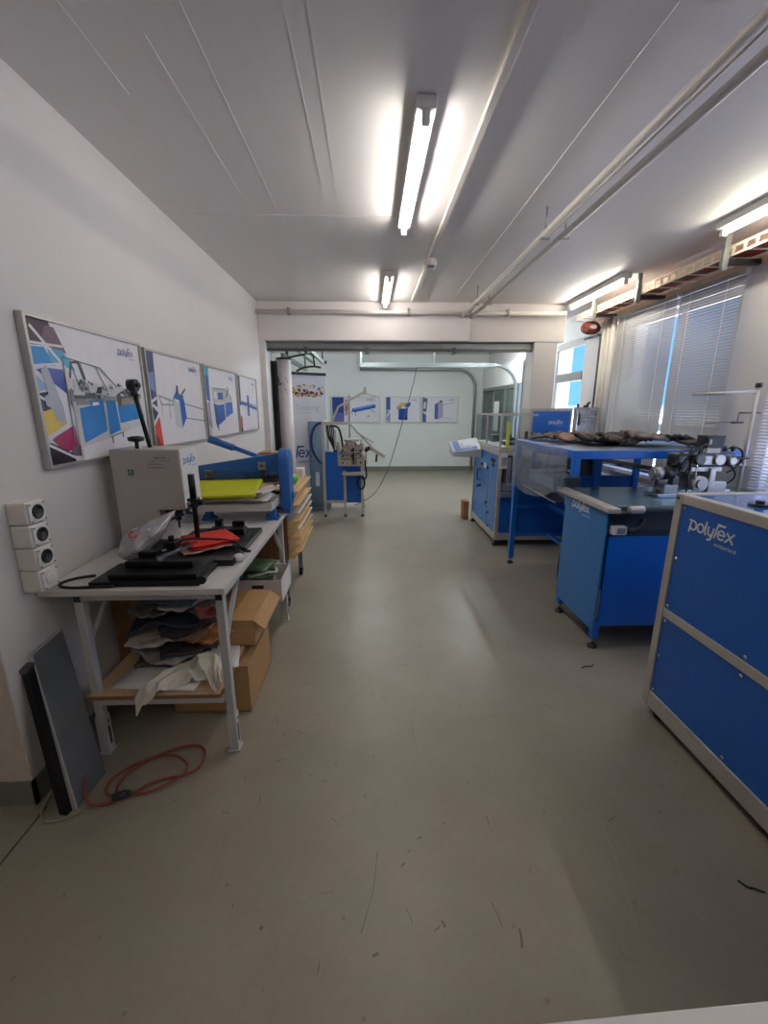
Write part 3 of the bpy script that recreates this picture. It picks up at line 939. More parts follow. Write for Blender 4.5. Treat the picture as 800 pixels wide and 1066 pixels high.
tag(box(-1.12, -1.05, YB - 0.05, YB, 2.66, 2.73).build('wall_sensor', M_DSTEEL), 'small dark sensor box high on the back wall', 'sensor')

# ------------------------------------------------------------------ wall sockets
for k in range(4):
    z = 1.157 - k * 0.093
    y = 1.61
    lab = ['white wall socket box, top of the column of four', 'white wall socket box, second from the top', 'white wall socket box, third from the top, last with black outlet', 'white wall socket box with plain cover, lowest of the column'][k]
    t = thing('wall_socket', lab, 'socket', (XL, y + 0.06, z), 'socket boxes above the workbench end')
    MB().box(XL, XL + 0.076, y, y + 0.094, z, z + 0.090).build('box', M_WPLAST, t, bevel=0.006)
    MB().box(XL + 0.076, XL + 0.084, y + 0.006, y + 0.088, z + 0.006, z + 0.084).build('cover', M_WMETAL, t, bevel=0.003)
    for a, b in ((0.012, 0.012), (0.082, 0.012), (0.012, 0.078), (0.082, 0.078)):
        MB().cyl((XL + 0.083, y + a, z + b), (XL + 0.0855, y + a, z + b), 0.0035, n=8).build('screw', M_DSTEEL, t)
    if k < 3:
        MB().lathe([(0.029, 0), (0.029, 0.003), (0.024, 0.003), (0.022, 0.0005), (0.0, 0.0005)], (XL + 0.084, y + 0.047, z + 0.047), 24, axis='x').build('outlet', M_BLACK, t)
        MB().cyl((XL + 0.0845, y + 0.047, z + 0.047), (XL + 0.088, y + 0.047, z + 0.047), 0.006, n=10).build('earth_pin', M_STEEL, t)
    else:
        MB().lathe([(0.028, 0), (0.026, 0.004), (0.012, 0.006), (0.0, 0.006)], (XL + 0.084, y + 0.047, z + 0.047), 24, axis='x').build('blank_cap', M_WPLAST, t)

# ------------------------------------------------------------------ workbench
TZ = 0.86
bench = thing('workbench', 'long grey-topped workbench on pale steel legs along the left wall', 'workbench', (-1.0, 2.4, 0))
MB().box(XL + 0.005, -0.62, 1.665, 3.16, TZ - 0.028, TZ).build('tabletop', [M_GREYTAB], bench, bevel=0.003)
for (x, y) in ((-0.665, 1.73), (-1.27, 1.73), (-0.665, 3.0), (-1.27, 3.0)):
    s = 1 if x > -1 else -1
    L = MB()
    L.box(x - 0.018, x + 0.018, y - 0.018, y + 0.018, 0.20, TZ - 0.028)
    lg = L.build('leg', M_GREYLEG, bench, bevel=0.003)
    F_ = MB().box(x - 0.022, x + 0.022, y - 0.022, y + 0.022, 0.006, 0.20).box(x - 0.028, x + 0.028, y - 0.028, y + 0.028, 0.0, 0.008)
    F_.build('foot_sleeve', M_GREYLEG, lg, bevel=0.002)
    MB().box(x + 0.0215, x + 0.0235, y - 0.006, y + 0.006, 0.045, 0.14).build('slot', M_BLACK, lg)
    MB().cyl((x + 0.021, y, 0.17), (x + 0.027, y, 0.17), 0.007, n=8).build('bolt', M_STEEL, lg)
    MB().box(x - 0.014, x + 0.014, y - 0.021, y - 0.018, TZ - 0.075, TZ - 0.03).build('end_cap', M_BLACK, lg)
fr = MB()
for x in (-0.665, -1.27):
    fr.box(x - 0.018, x + 0.018, 1.752, 2.978, TZ - 0.07, TZ - 0.029)
    fr.beam((x, 1.99, TZ - 0.05), (x, 1.74, TZ - 0.30), 0.02, 0.012)
    fr.beam((x, 2.76, TZ - 0.05), (x, 2.99, TZ - 0.30), 0.02, 0.012)
fr.box(-1.248, -0.687, 1.715, 1.745, TZ - 0.07, TZ - 0.04).box(-1.248, -0.687, 2.985, 3.015, TZ - 0.07, TZ - 0.029)
fr.box(-1.248, -0.687, 1.705, 1.735, 0.272, 0.302).box(-1.248, -0.687, 2.99, 3.02, 0.285, 0.31)
fr.build('frame', M_GREYLEG, bench)
MB().box(-1.30, -0.70, 1.70, 3.05, 0.303, 0.322).build('shelf', M_CHIP, bench)
MB().box(-1.30, -0.70, 1.698, 1.70, 0.303, 0.322).box(-0.70, -0.696, 1.70, 3.05, 0.303, 0.322).build('shelf_edging', M_EDGE, bench)
SZ = 0.322

# dark board behind the bench under the table
tag(box(-1.385, -1.365, 2.1, 3.05, 0.0, 0.78).build('backing_board', M_WOODB, loc=(-1.375, 2.6, 0)), 'brown board standing against the wall under the workbench', 'board')


# ------------------------------------------------------------------ crumpled sheets
def sheet(cx, cy, z, w, d, rot, amp, seed, th=0.004, curl=0.0, droop=None, nu=14, nv=12):
    c, s_ = math.cos(R(rot)), math.sin(R(rot))

    def fn(u, v):
        x, y = (u - .5) * w, (v - .5) * d
        n1 = noise.noise(Vector((x * 6 + seed * 3.1, y * 6, seed)))
        n2 = noise.noise(Vector((x * 17, y * 17 + seed * 1.7, seed + 5)))
        n3 = 1 - abs(noise.noise(Vector((x * 11 + y * 7 + seed, y * 13 - x * 5, seed * 2.3)))) * 2
        zz = z + amp * (0.5 + 0.5 * n1) + amp * 0.3 * n2 + amp * 0.55 * max(0, n3) ** 3
        e = max(abs(u - .5), abs(v - .5)) * 2
        zz += curl * max(0, e - 0.6) ** 2 * 4 * n1
        px, py = x + amp * 0.5 * n2, y + amp * 0.5 * n1
        p = Vector((cx + px * c - py * s_, cy + px * s_ + py * c, zz))
        if droop:
            p = droop(p)
        return p
    return MB().grid(fn, nu, nv, th)


pile = [
    ('#55504f', .34, .27, 12, .02, -.02, .0, 'dark grey folded fabric at the bottom of the pile under the workbench'),
    ('#a39c9a', .30, .20, -22, .03, -.04, -.05, 'crumpled pale grey fabric low in the pile under the workbench'),
    ('#3c3736', .26, .24, 28, .03, .05, -.02, 'blackish fabric scrap in the lower pile under the workbench'),
    ('#a4683c', .15, .18, -35, .03, .17, -.02, 'orange-brown scrap poking out right of the fabric pile'),
    ('#b4aca6', .30, .22, 14, .035, -.06, -.04, 'patterned pale fabric at front left of the fabric pile'),
    ('#7d5a44', .20, .2, -14, .03, .08, -.04, 'brown fabric at front right of the fabric pile'),
    ('#332f30', .26, .26, 30, .03, .05, .0, 'black fabric in the middle of the pile, right of the pale pattern'),
    ('#27323e', .33, .25, 12, .02, -.03, .0, 'dark blue-grey fabric in the upper fabric pile'),
    ('#8f8a88', .20, .22, -30, .03, -.10, .03, 'grey fabric sticking out at upper left of the fabric pile'),
    ('#7a3a34', .10, .24, 40, .03, .14, -.02, 'narrow red-brown strip at upper right of the fabric pile'),
    ('#3d3937', .24, .22, -12, .02, .06, .02, 'dark fabric just under the top folded cloths of the pile'),
    ('#c6bfb8', .24, .20, 18, .02, .06, .0, 'cream folded cloth near top of the fabric pile'),
    ('#566878', .25, .19, -4, .012, .02, -.02, 'grey-blue folded cloth on top of the fabric pile'),
]
z = SZ + 0.014
for k, (c, w, d, r, a, ox, oy, lab) in enumerate(pile):
    cx, cy = -1.02 + ox, 2.04 + oy
    o = sheet(cx, cy, z, w, d, r, a, k + 1, 0.012, 0.06, nu=22, nv=18).build('fabric_scrap', mat('fabric_' + c[1:], c, 0.85, var=0.25, scale=30, bump=0.3, bscale=140), loc=(cx, cy, z))
    tag(o, lab, 'fabric', 'fabric pile on the bench shelf')
    z += 0.010 + a * 0.62
tag(sheet(-1.02, 1.84, SZ + 0.002, .40, .20, -4, .002, 31, .005, nu=6, nv=4).build('paper_sheet', M_PAPER, loc=(-1.02, 1.84, SZ)), 'white paper sheet at the front of the bench shelf', 'paper', 'papers on the bench shelf')
tag(sheet(-0.79, 2.03, SZ + 0.002, .16, .30, 14, .004, 33, .004, nu=6, nv=6).build('paper_sheet', M_PAPER, loc=(-0.79, 2.0, SZ)), 'white paper sheet on right edge of the bench shelf', 'paper', 'papers on the bench shelf')


def droop_front(p):
    over = 1.692 - p.y
    if over > 0:
        return Vector((p.x, 1.692 - 0.018 - over * 0.10, p.z - over * 0.95))
    return p


def white_cloth(u, v):
    # a narrow cloth bent like an arch: one end hangs over the shelf edge, the other lies to the right
    x = -1.07 + 0.36 * u
    base = 1.585 + 0.20 * math.sin(min(1, u * 1.25) * 1.57) - 0.10 * max(0, u - .75) / .25
    width = 0.10 + 0.12 * math.sin(u * 3.14)
    y = base + width * v
    q = Vector((u * 3.2 + v * 1.2, v * 1.8, 4.2))
    rid = max(0, 1 - abs(noise.noise(q)) * 3.2) ** 2
    rid2 = max(0, 1 - abs(noise.noise(Vector((u * 6 - v * 3, v * 4 + u * 2, 9)))) * 3) ** 2
    zz = SZ + 0.012 + 0.035 * rid + 0.006 * rid2 + 0.03 * math.sin(3.14 * v) * math.sin(3.14 * u)
    return droop_front(Vector((x, y, zz)))


tag(MB().grid(white_cloth, 56, 36, 0.003).build('white_cloth', mat('cream_cotton', '#ddd6c8', 0.85, var=0.04, scale=18, bump=0.2, bscale=150), loc=(-0.87, 1.8, SZ)),
    'crumpled cream cloth hanging over the front edge of the bench shelf', 'cloth')

# ------------------------------------------------------------------ cardboard boxes under the bench
def carton(name_label, x0, x1, y0, y1, z0, z1, m, opened=False, group='cardboard boxes under the workbench', tape=True):
    t = thing('cardboard_box', name_label, 'box', ((x0 + x1) / 2, (y0 + y1) / 2, z0), group)
    b = MB()
    w = 0.006
    b.box(x0, x1, y0, y1, z0, z0 + w).box(x0, x0 + w, y0, y1, z0, z1).box(x1 - w, x1, y0, y1, z0, z1)
    b.box(x0 + w, x1 - w, y0, y0 + w, z0, z1).box(x0 + w, x1 - w, y1 - w, y1, z0, z1)
    b.build('body', m, t)
    xm = (x0 + x1) / 2
    if not opened:
        MB().box(x0, xm - 0.002, y0, y1, z1, z1 + w).build('flap', m, t)
        MB().box(xm + 0.002, x1, y0, y1, z1, z1 + w).build('flap', m, t)
        if tape:
            MB().box(xm - 0.025, xm + 0.025, y0, y1, z1 + w, z1 + w + 0.001).build('tape', mat('brown_tape', '#c59a66', 0.3), t)
    else:
        MB().beam((x1 - 0.003, (y0 + y1) / 2, z1), (x1 + 0.05, (y0 + y1) / 2, z1 - 0.10), y1 - y0, 0.005).build('flap', m, t)
    return t


carton('large brown cardboard box on the floor under the bench shelf', -1.06, -0.655, 1.98, 2.44, 0.0, 0.272, M_CARD, group='cardboard boxes under the workbench')
t = carton('flat open-flapped cardboard box on the bench shelf beside the fabric pile', -0.86, -0.64, 2.10, 2.50, SZ, SZ + 0.15, M_CARD)
MB().beam((-0.645, 2.30, SZ + 0.156), (-0.585, 2.30, SZ + 0.10), 0.40, 0.005).build('flap', M_CARD, t)
# white carton of circuit-like scraps
t = thing('white_crate', 'white cardboard crate of green scraps at far end of the bench shelf', 'box', (-0.77, 2.85, SZ))
b = MB()
x0, x1, y0, y1, z0, z1 = -0.92, -0.60, 2.64, 2.96, SZ, SZ + 0.16
b.box(x0, x1, y0, y1, z0, z0 + .006).box(x0, x0 + .006, y0, y1, z0, z1).box(x1 - .006, x1, y0, y1, z0, z1).box(x0 + .006, x1 - .006, y0, y0 + .006, z0, z1).box(x0 + .006, x1 - .006, y1 - .006, y1, z0, z1)
b.build('body', M_WPLAST, t)
MB().box(-0.80, -0.72, y0 - 0.001, y0, z1 - 0.06, z1 - 0.035).build('hand_hole', M_BLACK, t)
MB().box(x1, x1 + 0.001, 2.70, 2.90, z0 + 0.03, z1 - 0.03).build('label_sheet', M_PAPER, t)
for k in range(7):
    m = [mat('scrap_green', '#5c7458', 0.6, var=.5, scale=45), mat('scrap_pale', '#c6cbbd', 0.6, var=.3, scale=45), mat('scrap_dark', '#3c443c', 0.6, var=.4, scale=40)][k % 3]
    o = sheet(-0.78 + random.uniform(-.02, .02), 2.80 + random.uniform(-.02, .02), z1 - 0.06 + k * 0.018, .20, .22, random.uniform(-25, 25), .012, 60 + k, .012, nu=8, nv=8).build('scrap_sheet', m, loc=(-0.78, 2.80, z1 - 0.06 + k * .018))
    tag(o, 'mottled green and white scrap piled in the white crate', 'scrap', 'scraps in the white crate')

# ------------------------------------------------------------------ leaning panels, cords
t = thing('leaning_panel', 'grey metal panel leaning against wall end beside the workbench', 'panel', (-1.2, 1.5, 0))
a, b_, c, d = Vector((-1.215, 1.425, 0.0)), Vector((-1.205, 1.60, 0.0)), Vector((-1.385, 1.745, 0.64)), Vector((-1.385, 1.57, 0.625))
n = (b_ - a).cross(d - a).normalized()
th = 0.018
if n.x > 0:
    n = -n
MB().hexa([a, b_, b_ + n * th, a + n * th, d, c, c + n * th, d + n * th]).build('sheet', mat('grey_panel_face', '#6d7073', 0.45, metal=0.3, var=0.15, scale=5, bump=0.05), t)
e1 = MB()
e1.beam(a + (d - a) * 0.001 + n * 0.009 - (b_ - a).normalized() * 0.003, d + n * 0.009 - (b_ - a).normalized() * 0.003, 0.006, 0.021, up=n)
e1.beam(d + n * 0.009, c + n * 0.009, 0.021, 0.006, up=(d - a))
e1.build('edge_strip', M_ALUW, t)
t = thing('board_and_shade', 'dark narrow board and built-in shadow strip behind the grey panel', 'board', (-1.3, 1.45, 0))  # black strip stands for both a board and the shadow beside the panel
MB().hexa([(-1.238, 1.395, 0.0), (-1.232, 1.42, 0.0), (-1.26, 1.43, 0.0), (-1.27, 1.40, 0.0),
           (-1.372, 1.515, 0.575), (-1.372, 1.552, 0.585), (-1.396, 1.552, 0.585), (-1.396, 1.515, 0.575)]).build('board', M_BLACKM, t)
MB().hexa([(-1.368, 1.510, 0.576), (-1.368, 1.553, 0.586), (-1.398, 1.553, 0.586), (-1.398, 1.510, 0.576),
           (-1.368, 1.510, 0.59), (-1.368, 1.553, 0.60), (-1.398, 1.553, 0.60), (-1.398, 1.510, 0.59)]).build('edge_strip', M_DSTEEL, t)

cp = [(-1.27, 1.60, 0.16), (-1.245, 1.53, 0.08), (-1.19, 1.44, .012), (-1.12, 1.425, .012), (-1.04, 1.46, .012), (-0.95, 1.545, .014), (-0.84, 1.56, .012), (-0.78, 1.61, .012), (-0.79, 1.70, .012), (-0.86, 1.745, .014), (-0.97, 1.70, .018),
      (-1.06, 1.62, .03), (-1.11, 1.54, .012), (-1.09, 1.475, .012), (-1.0, 1.47, .012), (-0.90, 1.50, .02), (-0.83, 1.555, .03), (-0.84, 1.62, .02), (-0.93, 1.67, .03), (-1.03, 1.665, .02), (-1.12, 1.60, .018), (-1.15, 1.53, .018), (-1.13, 1.47, .02), (-1.07, 1.455, .02)]
t = thing('red_cord', 'faded red extension cord coiled on the floor in front of the workbench', 'cord', (-0.95, 1.6, 0))
MB().tube(cp, 0.0062, 8, smooth_iter=3).build('cord', M_CORD, t)
MB().cyl((-1.085, 1.45, 0.022), (-1.035, 1.47, 0.022), 0.017, n=12).cyl((-1.035, 1.47, 0.022), (-1.022, 1.475, 0.022), 0.010, n=10).build('plug', M_BLACK, t)
tag(MB().tube([(-1.30, 1.43, .10), (-1.345, 1.42, .03), (-1.33, 1.38, .006), (-1.28, 1.36, .006), (-1.22, 1.385, .006), (-1.18, 1.405, .006)], 0.004, 6, smooth_iter=2).build('thin_cord', mat('beige_cord', '#8a8270', 0.5), loc=(-1.28, 1.38, 0)),
    'thin beige cord on the floor around foot of the leaning panel', 'cord')
tag(MB().tube([(1.27, 1.07, .004), (1.285, 1.045, .004), (1.30, 1.045, .004), (1.33, 1.03, .004)], 0.003, 6, smooth_iter=2).build('wire_scrap', M_RUBBER, loc=(1.3, 1.04, 0)), 'dark wire scrap on the floor beside the near blue machine', 'scrap')
tag(MB().tube([(1.33, 2.30, .004), (1.36, 2.32, .004), (1.40, 2.31, .004), (1.42, 2.335, .004)], 0.003, 6, smooth_iter=2).build('wire_scrap', M_RUBBER, loc=(1.37, 2.31, 0)), 'dark wire scrap on the floor before the belt table foot', 'scrap')

# ------------------------------------------------------------------ rivet press on the bench
press = thing('hand_press', 'grey box-shaped bench press with black base plates and tall lever', 'press', (-1.0, 2.2, TZ))
hd = MB()
hd.prism([(-1.335, TZ), (-1.12, TZ), (-1.12, 1.075), (-0.985, 1.075), (-0.985, 1.395), (-1.335, 1.395)], (0, 2.20 + 0.225, 0), (1, 0, 0), (0, 0, 1), 0.225)
hd.build('housing', mat('warm_grey_enamel', '#b7b1ad', 0.4, var=0.02), press, bevel=0.006)
MB().box(-0.985, -0.981, 2.206, 2.42, 1.08, 1.392).build('side_cover', M_WMETAL, press)
lm = MB()
logo(lm, (-0.9808, 2.235, 1.315), Y_, Z_, 0.16, 0.0008)
lm.build('lettering', ink('#3f74b8'), press)
nt_ = MB()
for r_ in range(6):
    zz = 1.353 - r_ * 0.017
    x = -1.145 + (0.035 if r_ == 0 else 0)
    while x < -1.055 + 0.03 * math.sin(r_ * 2) and r_ < 4 or (r_ >= 4 and x < -1.14):
        w = random.uniform(.004, .009)
        nt_.ribbon([(x, zz), (x + w * .4, zz + random.uniform(-.004, .004)), (x + w, zz + random.uniform(-.003, .003))], 0.0018 if r_ else 0.004, (0, 2.1985, 0), (1, 0, 0), (0, 0, 1), 0.0012)
        x += w + .003
nt_.build('pencil_notes', ink('#4a4442'), press)
MB().box(-1.252, -1.224, 2.1975, 2.2, 1.262, 1.292).build('green_sticker', ink('#12633a'), press)
MB().ribbon(arc(-1.238, 1.277, .006, .008, 0, 300, 10), 0.0025, (0, 2.1975, 0), (1, 0, 0), (0, 0, 1), 0.0006).build('sticker_mark', ink('#c9d6cc'), press)
MB().cyl((-1.185, 2.32, 1.395), (-1.215, 2.29, 1.70), 0.011, n=12).build('lever', M_BLACKM, press)
MB().cyl((-1.235, 2.29, 1.715), (-1.195, 2.29, 1.715), 0.03, n=18).cyl((-1.195, 2.29, 1.715), (-1.18, 2.29, 1.715), 0.012, n=10).cyl((-1.215, 2.29, 1.66), (-1.213, 2.292, 1.69), 0.018, n=12).build('lever_grip', M_BLACK, press)
MB().cyl((-1.215, 2.25, 1.395), (-1.215, 2.25, 1.43), 0.010, n=10).lathe([(0.012, 1.43), (0.038, 1.436), (0.040, 1.455), (0.02, 1.46)], (-1.215, 2.25, 0), 10).build('clamp_knob', M_BLACK, press)
MB().box(-1.10, -1.0, 2.22, 2.40, 1.055, 1.075).box(-1.06, -1.02, 2.24, 2.34, 1.03, 1.055).cyl((-1.03, 2.215, 1.045), (-1.03, 2.215, 0.975), 0.005, n=8).cyl((-1.03, 2.215, 1.06), (-1.03, 2.215, 1.02), 0.016, n=12).build('punch', M_BLACKM, press)
MB().beam((-1.12, 2.17, 0.995), (-0.975, 2.17, 1.07), 0.014, 0.014).build('punch_arm', M_DSTEEL, press)
bp_ = MB()
bp_.box(-1.20, -0.735, 1.695, 1.93, TZ, TZ + 0.022).box(-1.13, -0.755, 1.72, 1.95, TZ + 0.022, TZ + 0.045)
bp_.build('base_plate', M_BLACKM, press, bevel=0.003)
MB().box(-1.06, -0.665, 1.93, 2.50, TZ + 0.0, TZ + 0.03).build('work_board', mat('matt_black_board', '#17171a', 0.3, var=0.1), press, bevel=0.002)
for q in ((-1.10, -0.80, 1.80, 1.85, TZ + 0.046, TZ + 0.075), (-1.07, -0.99, 1.86, 2.06, TZ + 0.046, TZ + 0.10), (-0.93, -0.73, 2.34, 2.42, TZ + 0.031, TZ + 0.065), (-0.92, -0.88, 2.421, 2.46, TZ + 0.031, TZ + 0.10), (-0.82, -0.75, 2.421, 2.45, TZ + 0.031, TZ + 0.09)):
    MB().box(*q).build('slide_block', M_BLACKM, press, bevel=0.004)
MB().beam((-1.02, 1.86, TZ + 0.085), (-0.93, 2.10, TZ + 0.085), 0.012, 0.012).beam((-0.97, 1.83, TZ + 0.080), (-0.88, 2.06, TZ + 0.080), 0.012, 0.012).build('slide_rails', M_STEEL, press)
MB().box(-1.0, -0.94, 1.95, 2.02, TZ + 0.075, TZ + 0.115).cyl((-0.97, 1.985, TZ + .115), (-0.97, 1.985, TZ + .14), .014, n=10).build('slide_carriage', M_BLACKM, press, bevel=0.005)
MB().cyl((-0.925, 2.18, TZ + 0.03), (-0.925, 2.18, 1.27), 0.013, n=12).cyl((-0.925, 2.18, 1.14), (-0.925, 2.18, 1.27), 0.017, n=12).build('guide_post', M_BLACKM, press)
MB().box(-0.95, -0.90, 2.155, 2.205, 1.10, 1.145).cyl((-0.90, 2.18, 1.122), (-0.875, 2.18, 1.122), 0.016, n=12).cyl((-0.94, 2.153, 1.122), (-0.94, 2.148, 1.122), .012, n=10, m=1).build('post_clamp', [M_BLACK, M_STEEL], press, bevel=0.004)
MB().cyl((-0.72, 1.70, TZ + 0.03), (-0.72, 1.685, TZ + 0.03), 0.018, n=14).build('end_knob', M_BLACK, press)

tag(MB().tube([(-1.235, 1.80, TZ + .012), (-1.30, 1.79, TZ + .008), (-1.34, 1.74, TZ + .008), (-1.325, 1.695, TZ + .008), (-1.26, 1.675, TZ + .008), (-1.18, 1.682, TZ + .008), (-1.09, 1.687, TZ + .009)], 0.0065, 8, smooth_iter=3).build('black_cable', M_RUBBER, loc=(-1.25, 1.74, TZ)),
    'black cable looping over the corner of the workbench by the press', 'cable')
t = thing('black_cable', 'black cable with plug lying across the red fabric on the workbench', 'cable', (-0.8, 2.1, TZ + .06))
MB().tube([(-0.98, 2.02, TZ + .10), (-0.92, 2.06, TZ + .10), (-0.84, 2.10, TZ + .085), (-0.76, 2.12, TZ + .075), (-0.70, 2.115, TZ + .06), (-0.665, 2.07, TZ + .05)], 0.006, 8, smooth_iter=3).build('cord', M_RUBBER, t)
MB().cyl((-0.67, 2.075, TZ + .05), (-0.64, 2.05, TZ + .04), 0.012, n=10).cyl((-0.635, 2.045, TZ + .036), (-0.615, 2.06, TZ + .03), 0.008, n=8).build('plug', M_BLACK, t)
tag(MB().sphere((-0.655, 1.99, TZ + .022), 0.024, 12, sc=(1.2, .9, .85)).build('plastic_scrap', M_WPLAST, loc=(-0.655, 1.99, TZ)), 'small round white plastic piece at the edge of the workbench', 'scrap')

for k, (c, dx, dy, r_, lab) in enumerate((('#d8b49a', -.02, -.015, 6, 'pale peach sheet under the red fabric on the press board'), ('#b8241c', 0.0, 0.0, 12, 'red fabric square lying on the black press board, under the topmost'), ('#cc2a20', .012, .01, 5, 'bright red fabric square topmost on the black press board'))):
    tag(sheet(-0.87 + dx, 2.16 + dy, TZ + .034 + k * .014, .24, .24, r_ + 30, .012, 80 + k, .004, nu=12, nv=12).build('fabric_square', mat('felt_' + c[1:], c, 0.8, var=0.05, scale=20, bump=.15, bscale=150), loc=(-0.87 + dx, 2.16 + dy, TZ + .03 + k * .014)), lab, 'fabric', 'squares on the press board')


# clear bag in front of the press
def bag(u, v):
    a = 2 * math.pi * u
    prof = math.sin(math.pi * min(1, v * 1.02 + 0.02)) ** 0.6
    c0, c1 = Vector((-1.16, 1.88, TZ + 0.07)), Vector((-0.97, 2.08, TZ + 0.25))
    c = c0.lerp(c1, v)
    rad = (0.095 * (1 - v) + 0.03) * prof * (1 + .28 * noise.noise(Vector((math.cos(a) * 2, math.sin(a) * 2, v * 5))))
    side = Vector((0.72, -0.62, 0.1)).normalized()
    upv = Vector((-0.3, -0.3, 0.9)).normalized()
    return c + side * rad * 1.15 * math.cos(a) + upv * rad * 0.6 * math.sin(a)


t = thing('plastic_bag', 'clear plastic bag with red print leaning on the bench press', 'bag', (-1.1, 1.95, TZ))
MB().grid(bag, 26, 20, 0.001).build('film', M_BAGP, t)
bm2 = MB()
q0, U_, V_ = Vector((-1.075, 1.855, TZ + 0.185)), Vector((0.68, .5, .45)).normalized(), Vector((-0.35, -0.25, 0.85)).normalized()
bm2.ribbon(arc(0, 0, .014, .014, 40, 320, 12), .007, q0, U_, V_, .001).ribbon([(0.02, -.012), (.035, .012)], .005, q0, U_, V_, .001)
bm2.build('red_print', ink('#c8343c'), t)

# ------------------------------------------------------------------ sheet cutter at the far end of the bench
M_CUTB = mat('hammered_blue_paint', '#2560a8', .4, var=.04)
cut = thing('sheet_cutter', 'blue lever sheet cutter standing on the far end of the workbench', 'cutter', (-0.9, 2.95, TZ))
MB().box(-1.30, -0.655, 2.72, 3.10, 0.955, 0.975).box(-1.30, -0.655, 2.715, 2.725, 0.94, 0.985).box(-0.66, -0.65, 2.72, 3.10, 0.94, 0.99).build('bed', M_GREYTAB, cut, bevel=0.003)
cb = MB()
cb.prism([(-1.34, 1.065), (-0.60, 1.145), (-0.60, 1.30), (-1.34, 1.185)], (0, 3.04, 0), (1, 0, 0), (0, 0, 1), 0.04)
cb.build('blade_beam', M_CUTB, cut, bevel=0.004)
MB().prism([(-1.32, 1.03), (-0.62, 1.09), (-0.62, 1.146), (-1.32, 1.067)], (0, 3.03, 0), (1, 0, 0), (0, 0, 1), 0.012).build('blade', M_DSTEEL, cut)
for x, z in ((-1.14, 1.15), (-0.765, 1.205)):
    c = MB().box(x - 0.028, x + 0.028, 2.985, 3.0, z - 0.028, z + 0.028).build('clamp_plate', M_STEEL, cut, bevel=0.003)
    MB().cyl((x, 2.985, z), (x, 2.975, z), 0.012, n=12).build('bolt', M_DSTEEL, c)
    MB().box(x - 0.004, x + 0.022, 2.99, 3.0, z - 0.12, z - 0.028).build('clamp_rod', M_DSTEEL, c)
ar = [(-0.075, 0)] + [(0.075, 0)] + [(0.085, 0.30)] + [(0.0 + 0.085 * math.cos(R(a)), 0.315 + 0.085 * math.sin(R(a))) for a in range(0, 181, 15)] + [(-0.085, 0.30)]
ck = MB()
ck.prism([(y * 1.0, z * 1.05) for y, z in ar], (-0.645, 3.03, 0.905), (0, 1, 0), (0, 0, 1), 0.075)
ck.build('end_cheek', M_CUTB, cut, bevel=0.012)
MB().cyl((-0.572, 3.03, 0.98), (-0.56, 3.03, 0.98), 0.035, n=16).cyl((-0.56, 3.03, 0.98), (-0.552, 3.03, 0.98), 0.015, n=10).build('pivot_bolt', M_CUTB, cut)
MB().prism([(2.945, 0.905), (2.99, 0.905), (3.02, 1.12), (2.97, 1.12)], (-0.642, 0, 0), (0, 1, 0), (0, 0, 1), 0.05).build('cheek_brace', M_CUTB, cut)
MB().box(-1.335, -1.28, 2.95, 3.10, 0.90, 1.15).build('wall_side_cheek', M_CUTB, cut, bevel=0.01)
for x in (-1.10, -0.67):
    ft = MB().box(x - 0.045, x + 0.045, 2.78, 2.86, TZ, TZ + 0.018).box(x - 0.02, x + 0.02, 2.79, 2.85, TZ + 0.018, 0.94)
    f = ft.build('foot', M_CUTB, cut, bevel=0.004)
    MB().cyl((x - 0.035, 2.82, TZ + .018), (x - 0.035, 2.82, TZ + 0.034), 0.010, n=8).cyl((x + 0.035, 2.82, TZ + .018), (x + 0.035, 2.82, TZ + 0.034), 0.010, n=8).build('bolt', M_CUTB, f)
MB().box(-0.63, -0.58, 2.98, 3.08, TZ, 0.91).box(-1.33, -1.28, 2.98, 3.08, TZ, 0.91).build('rear_foot', M_CUTB, cut)
MB().cyl((-0.64, 3.05, 1.20), (-0.99, 3.05, 1.335), 0.016, n=12).build('lever', M_CUTB, cut)
MB().cyl((-0.97, 3.05, 1.327), (-1.14, 3.05, 1.388), 0.025, n=14).build('lever_grip', M_CUTB, cut)
MB().box(-1.20, -0.66, 2.985, 2.989, 1.10, 1.17).build('clear_guard', M_PERSPEX, cut)
MB().box(-1.28, -0.67, 2.86, 3.02, 0.976, 0.98).build('ruler_strip', M_ALUW, cut)

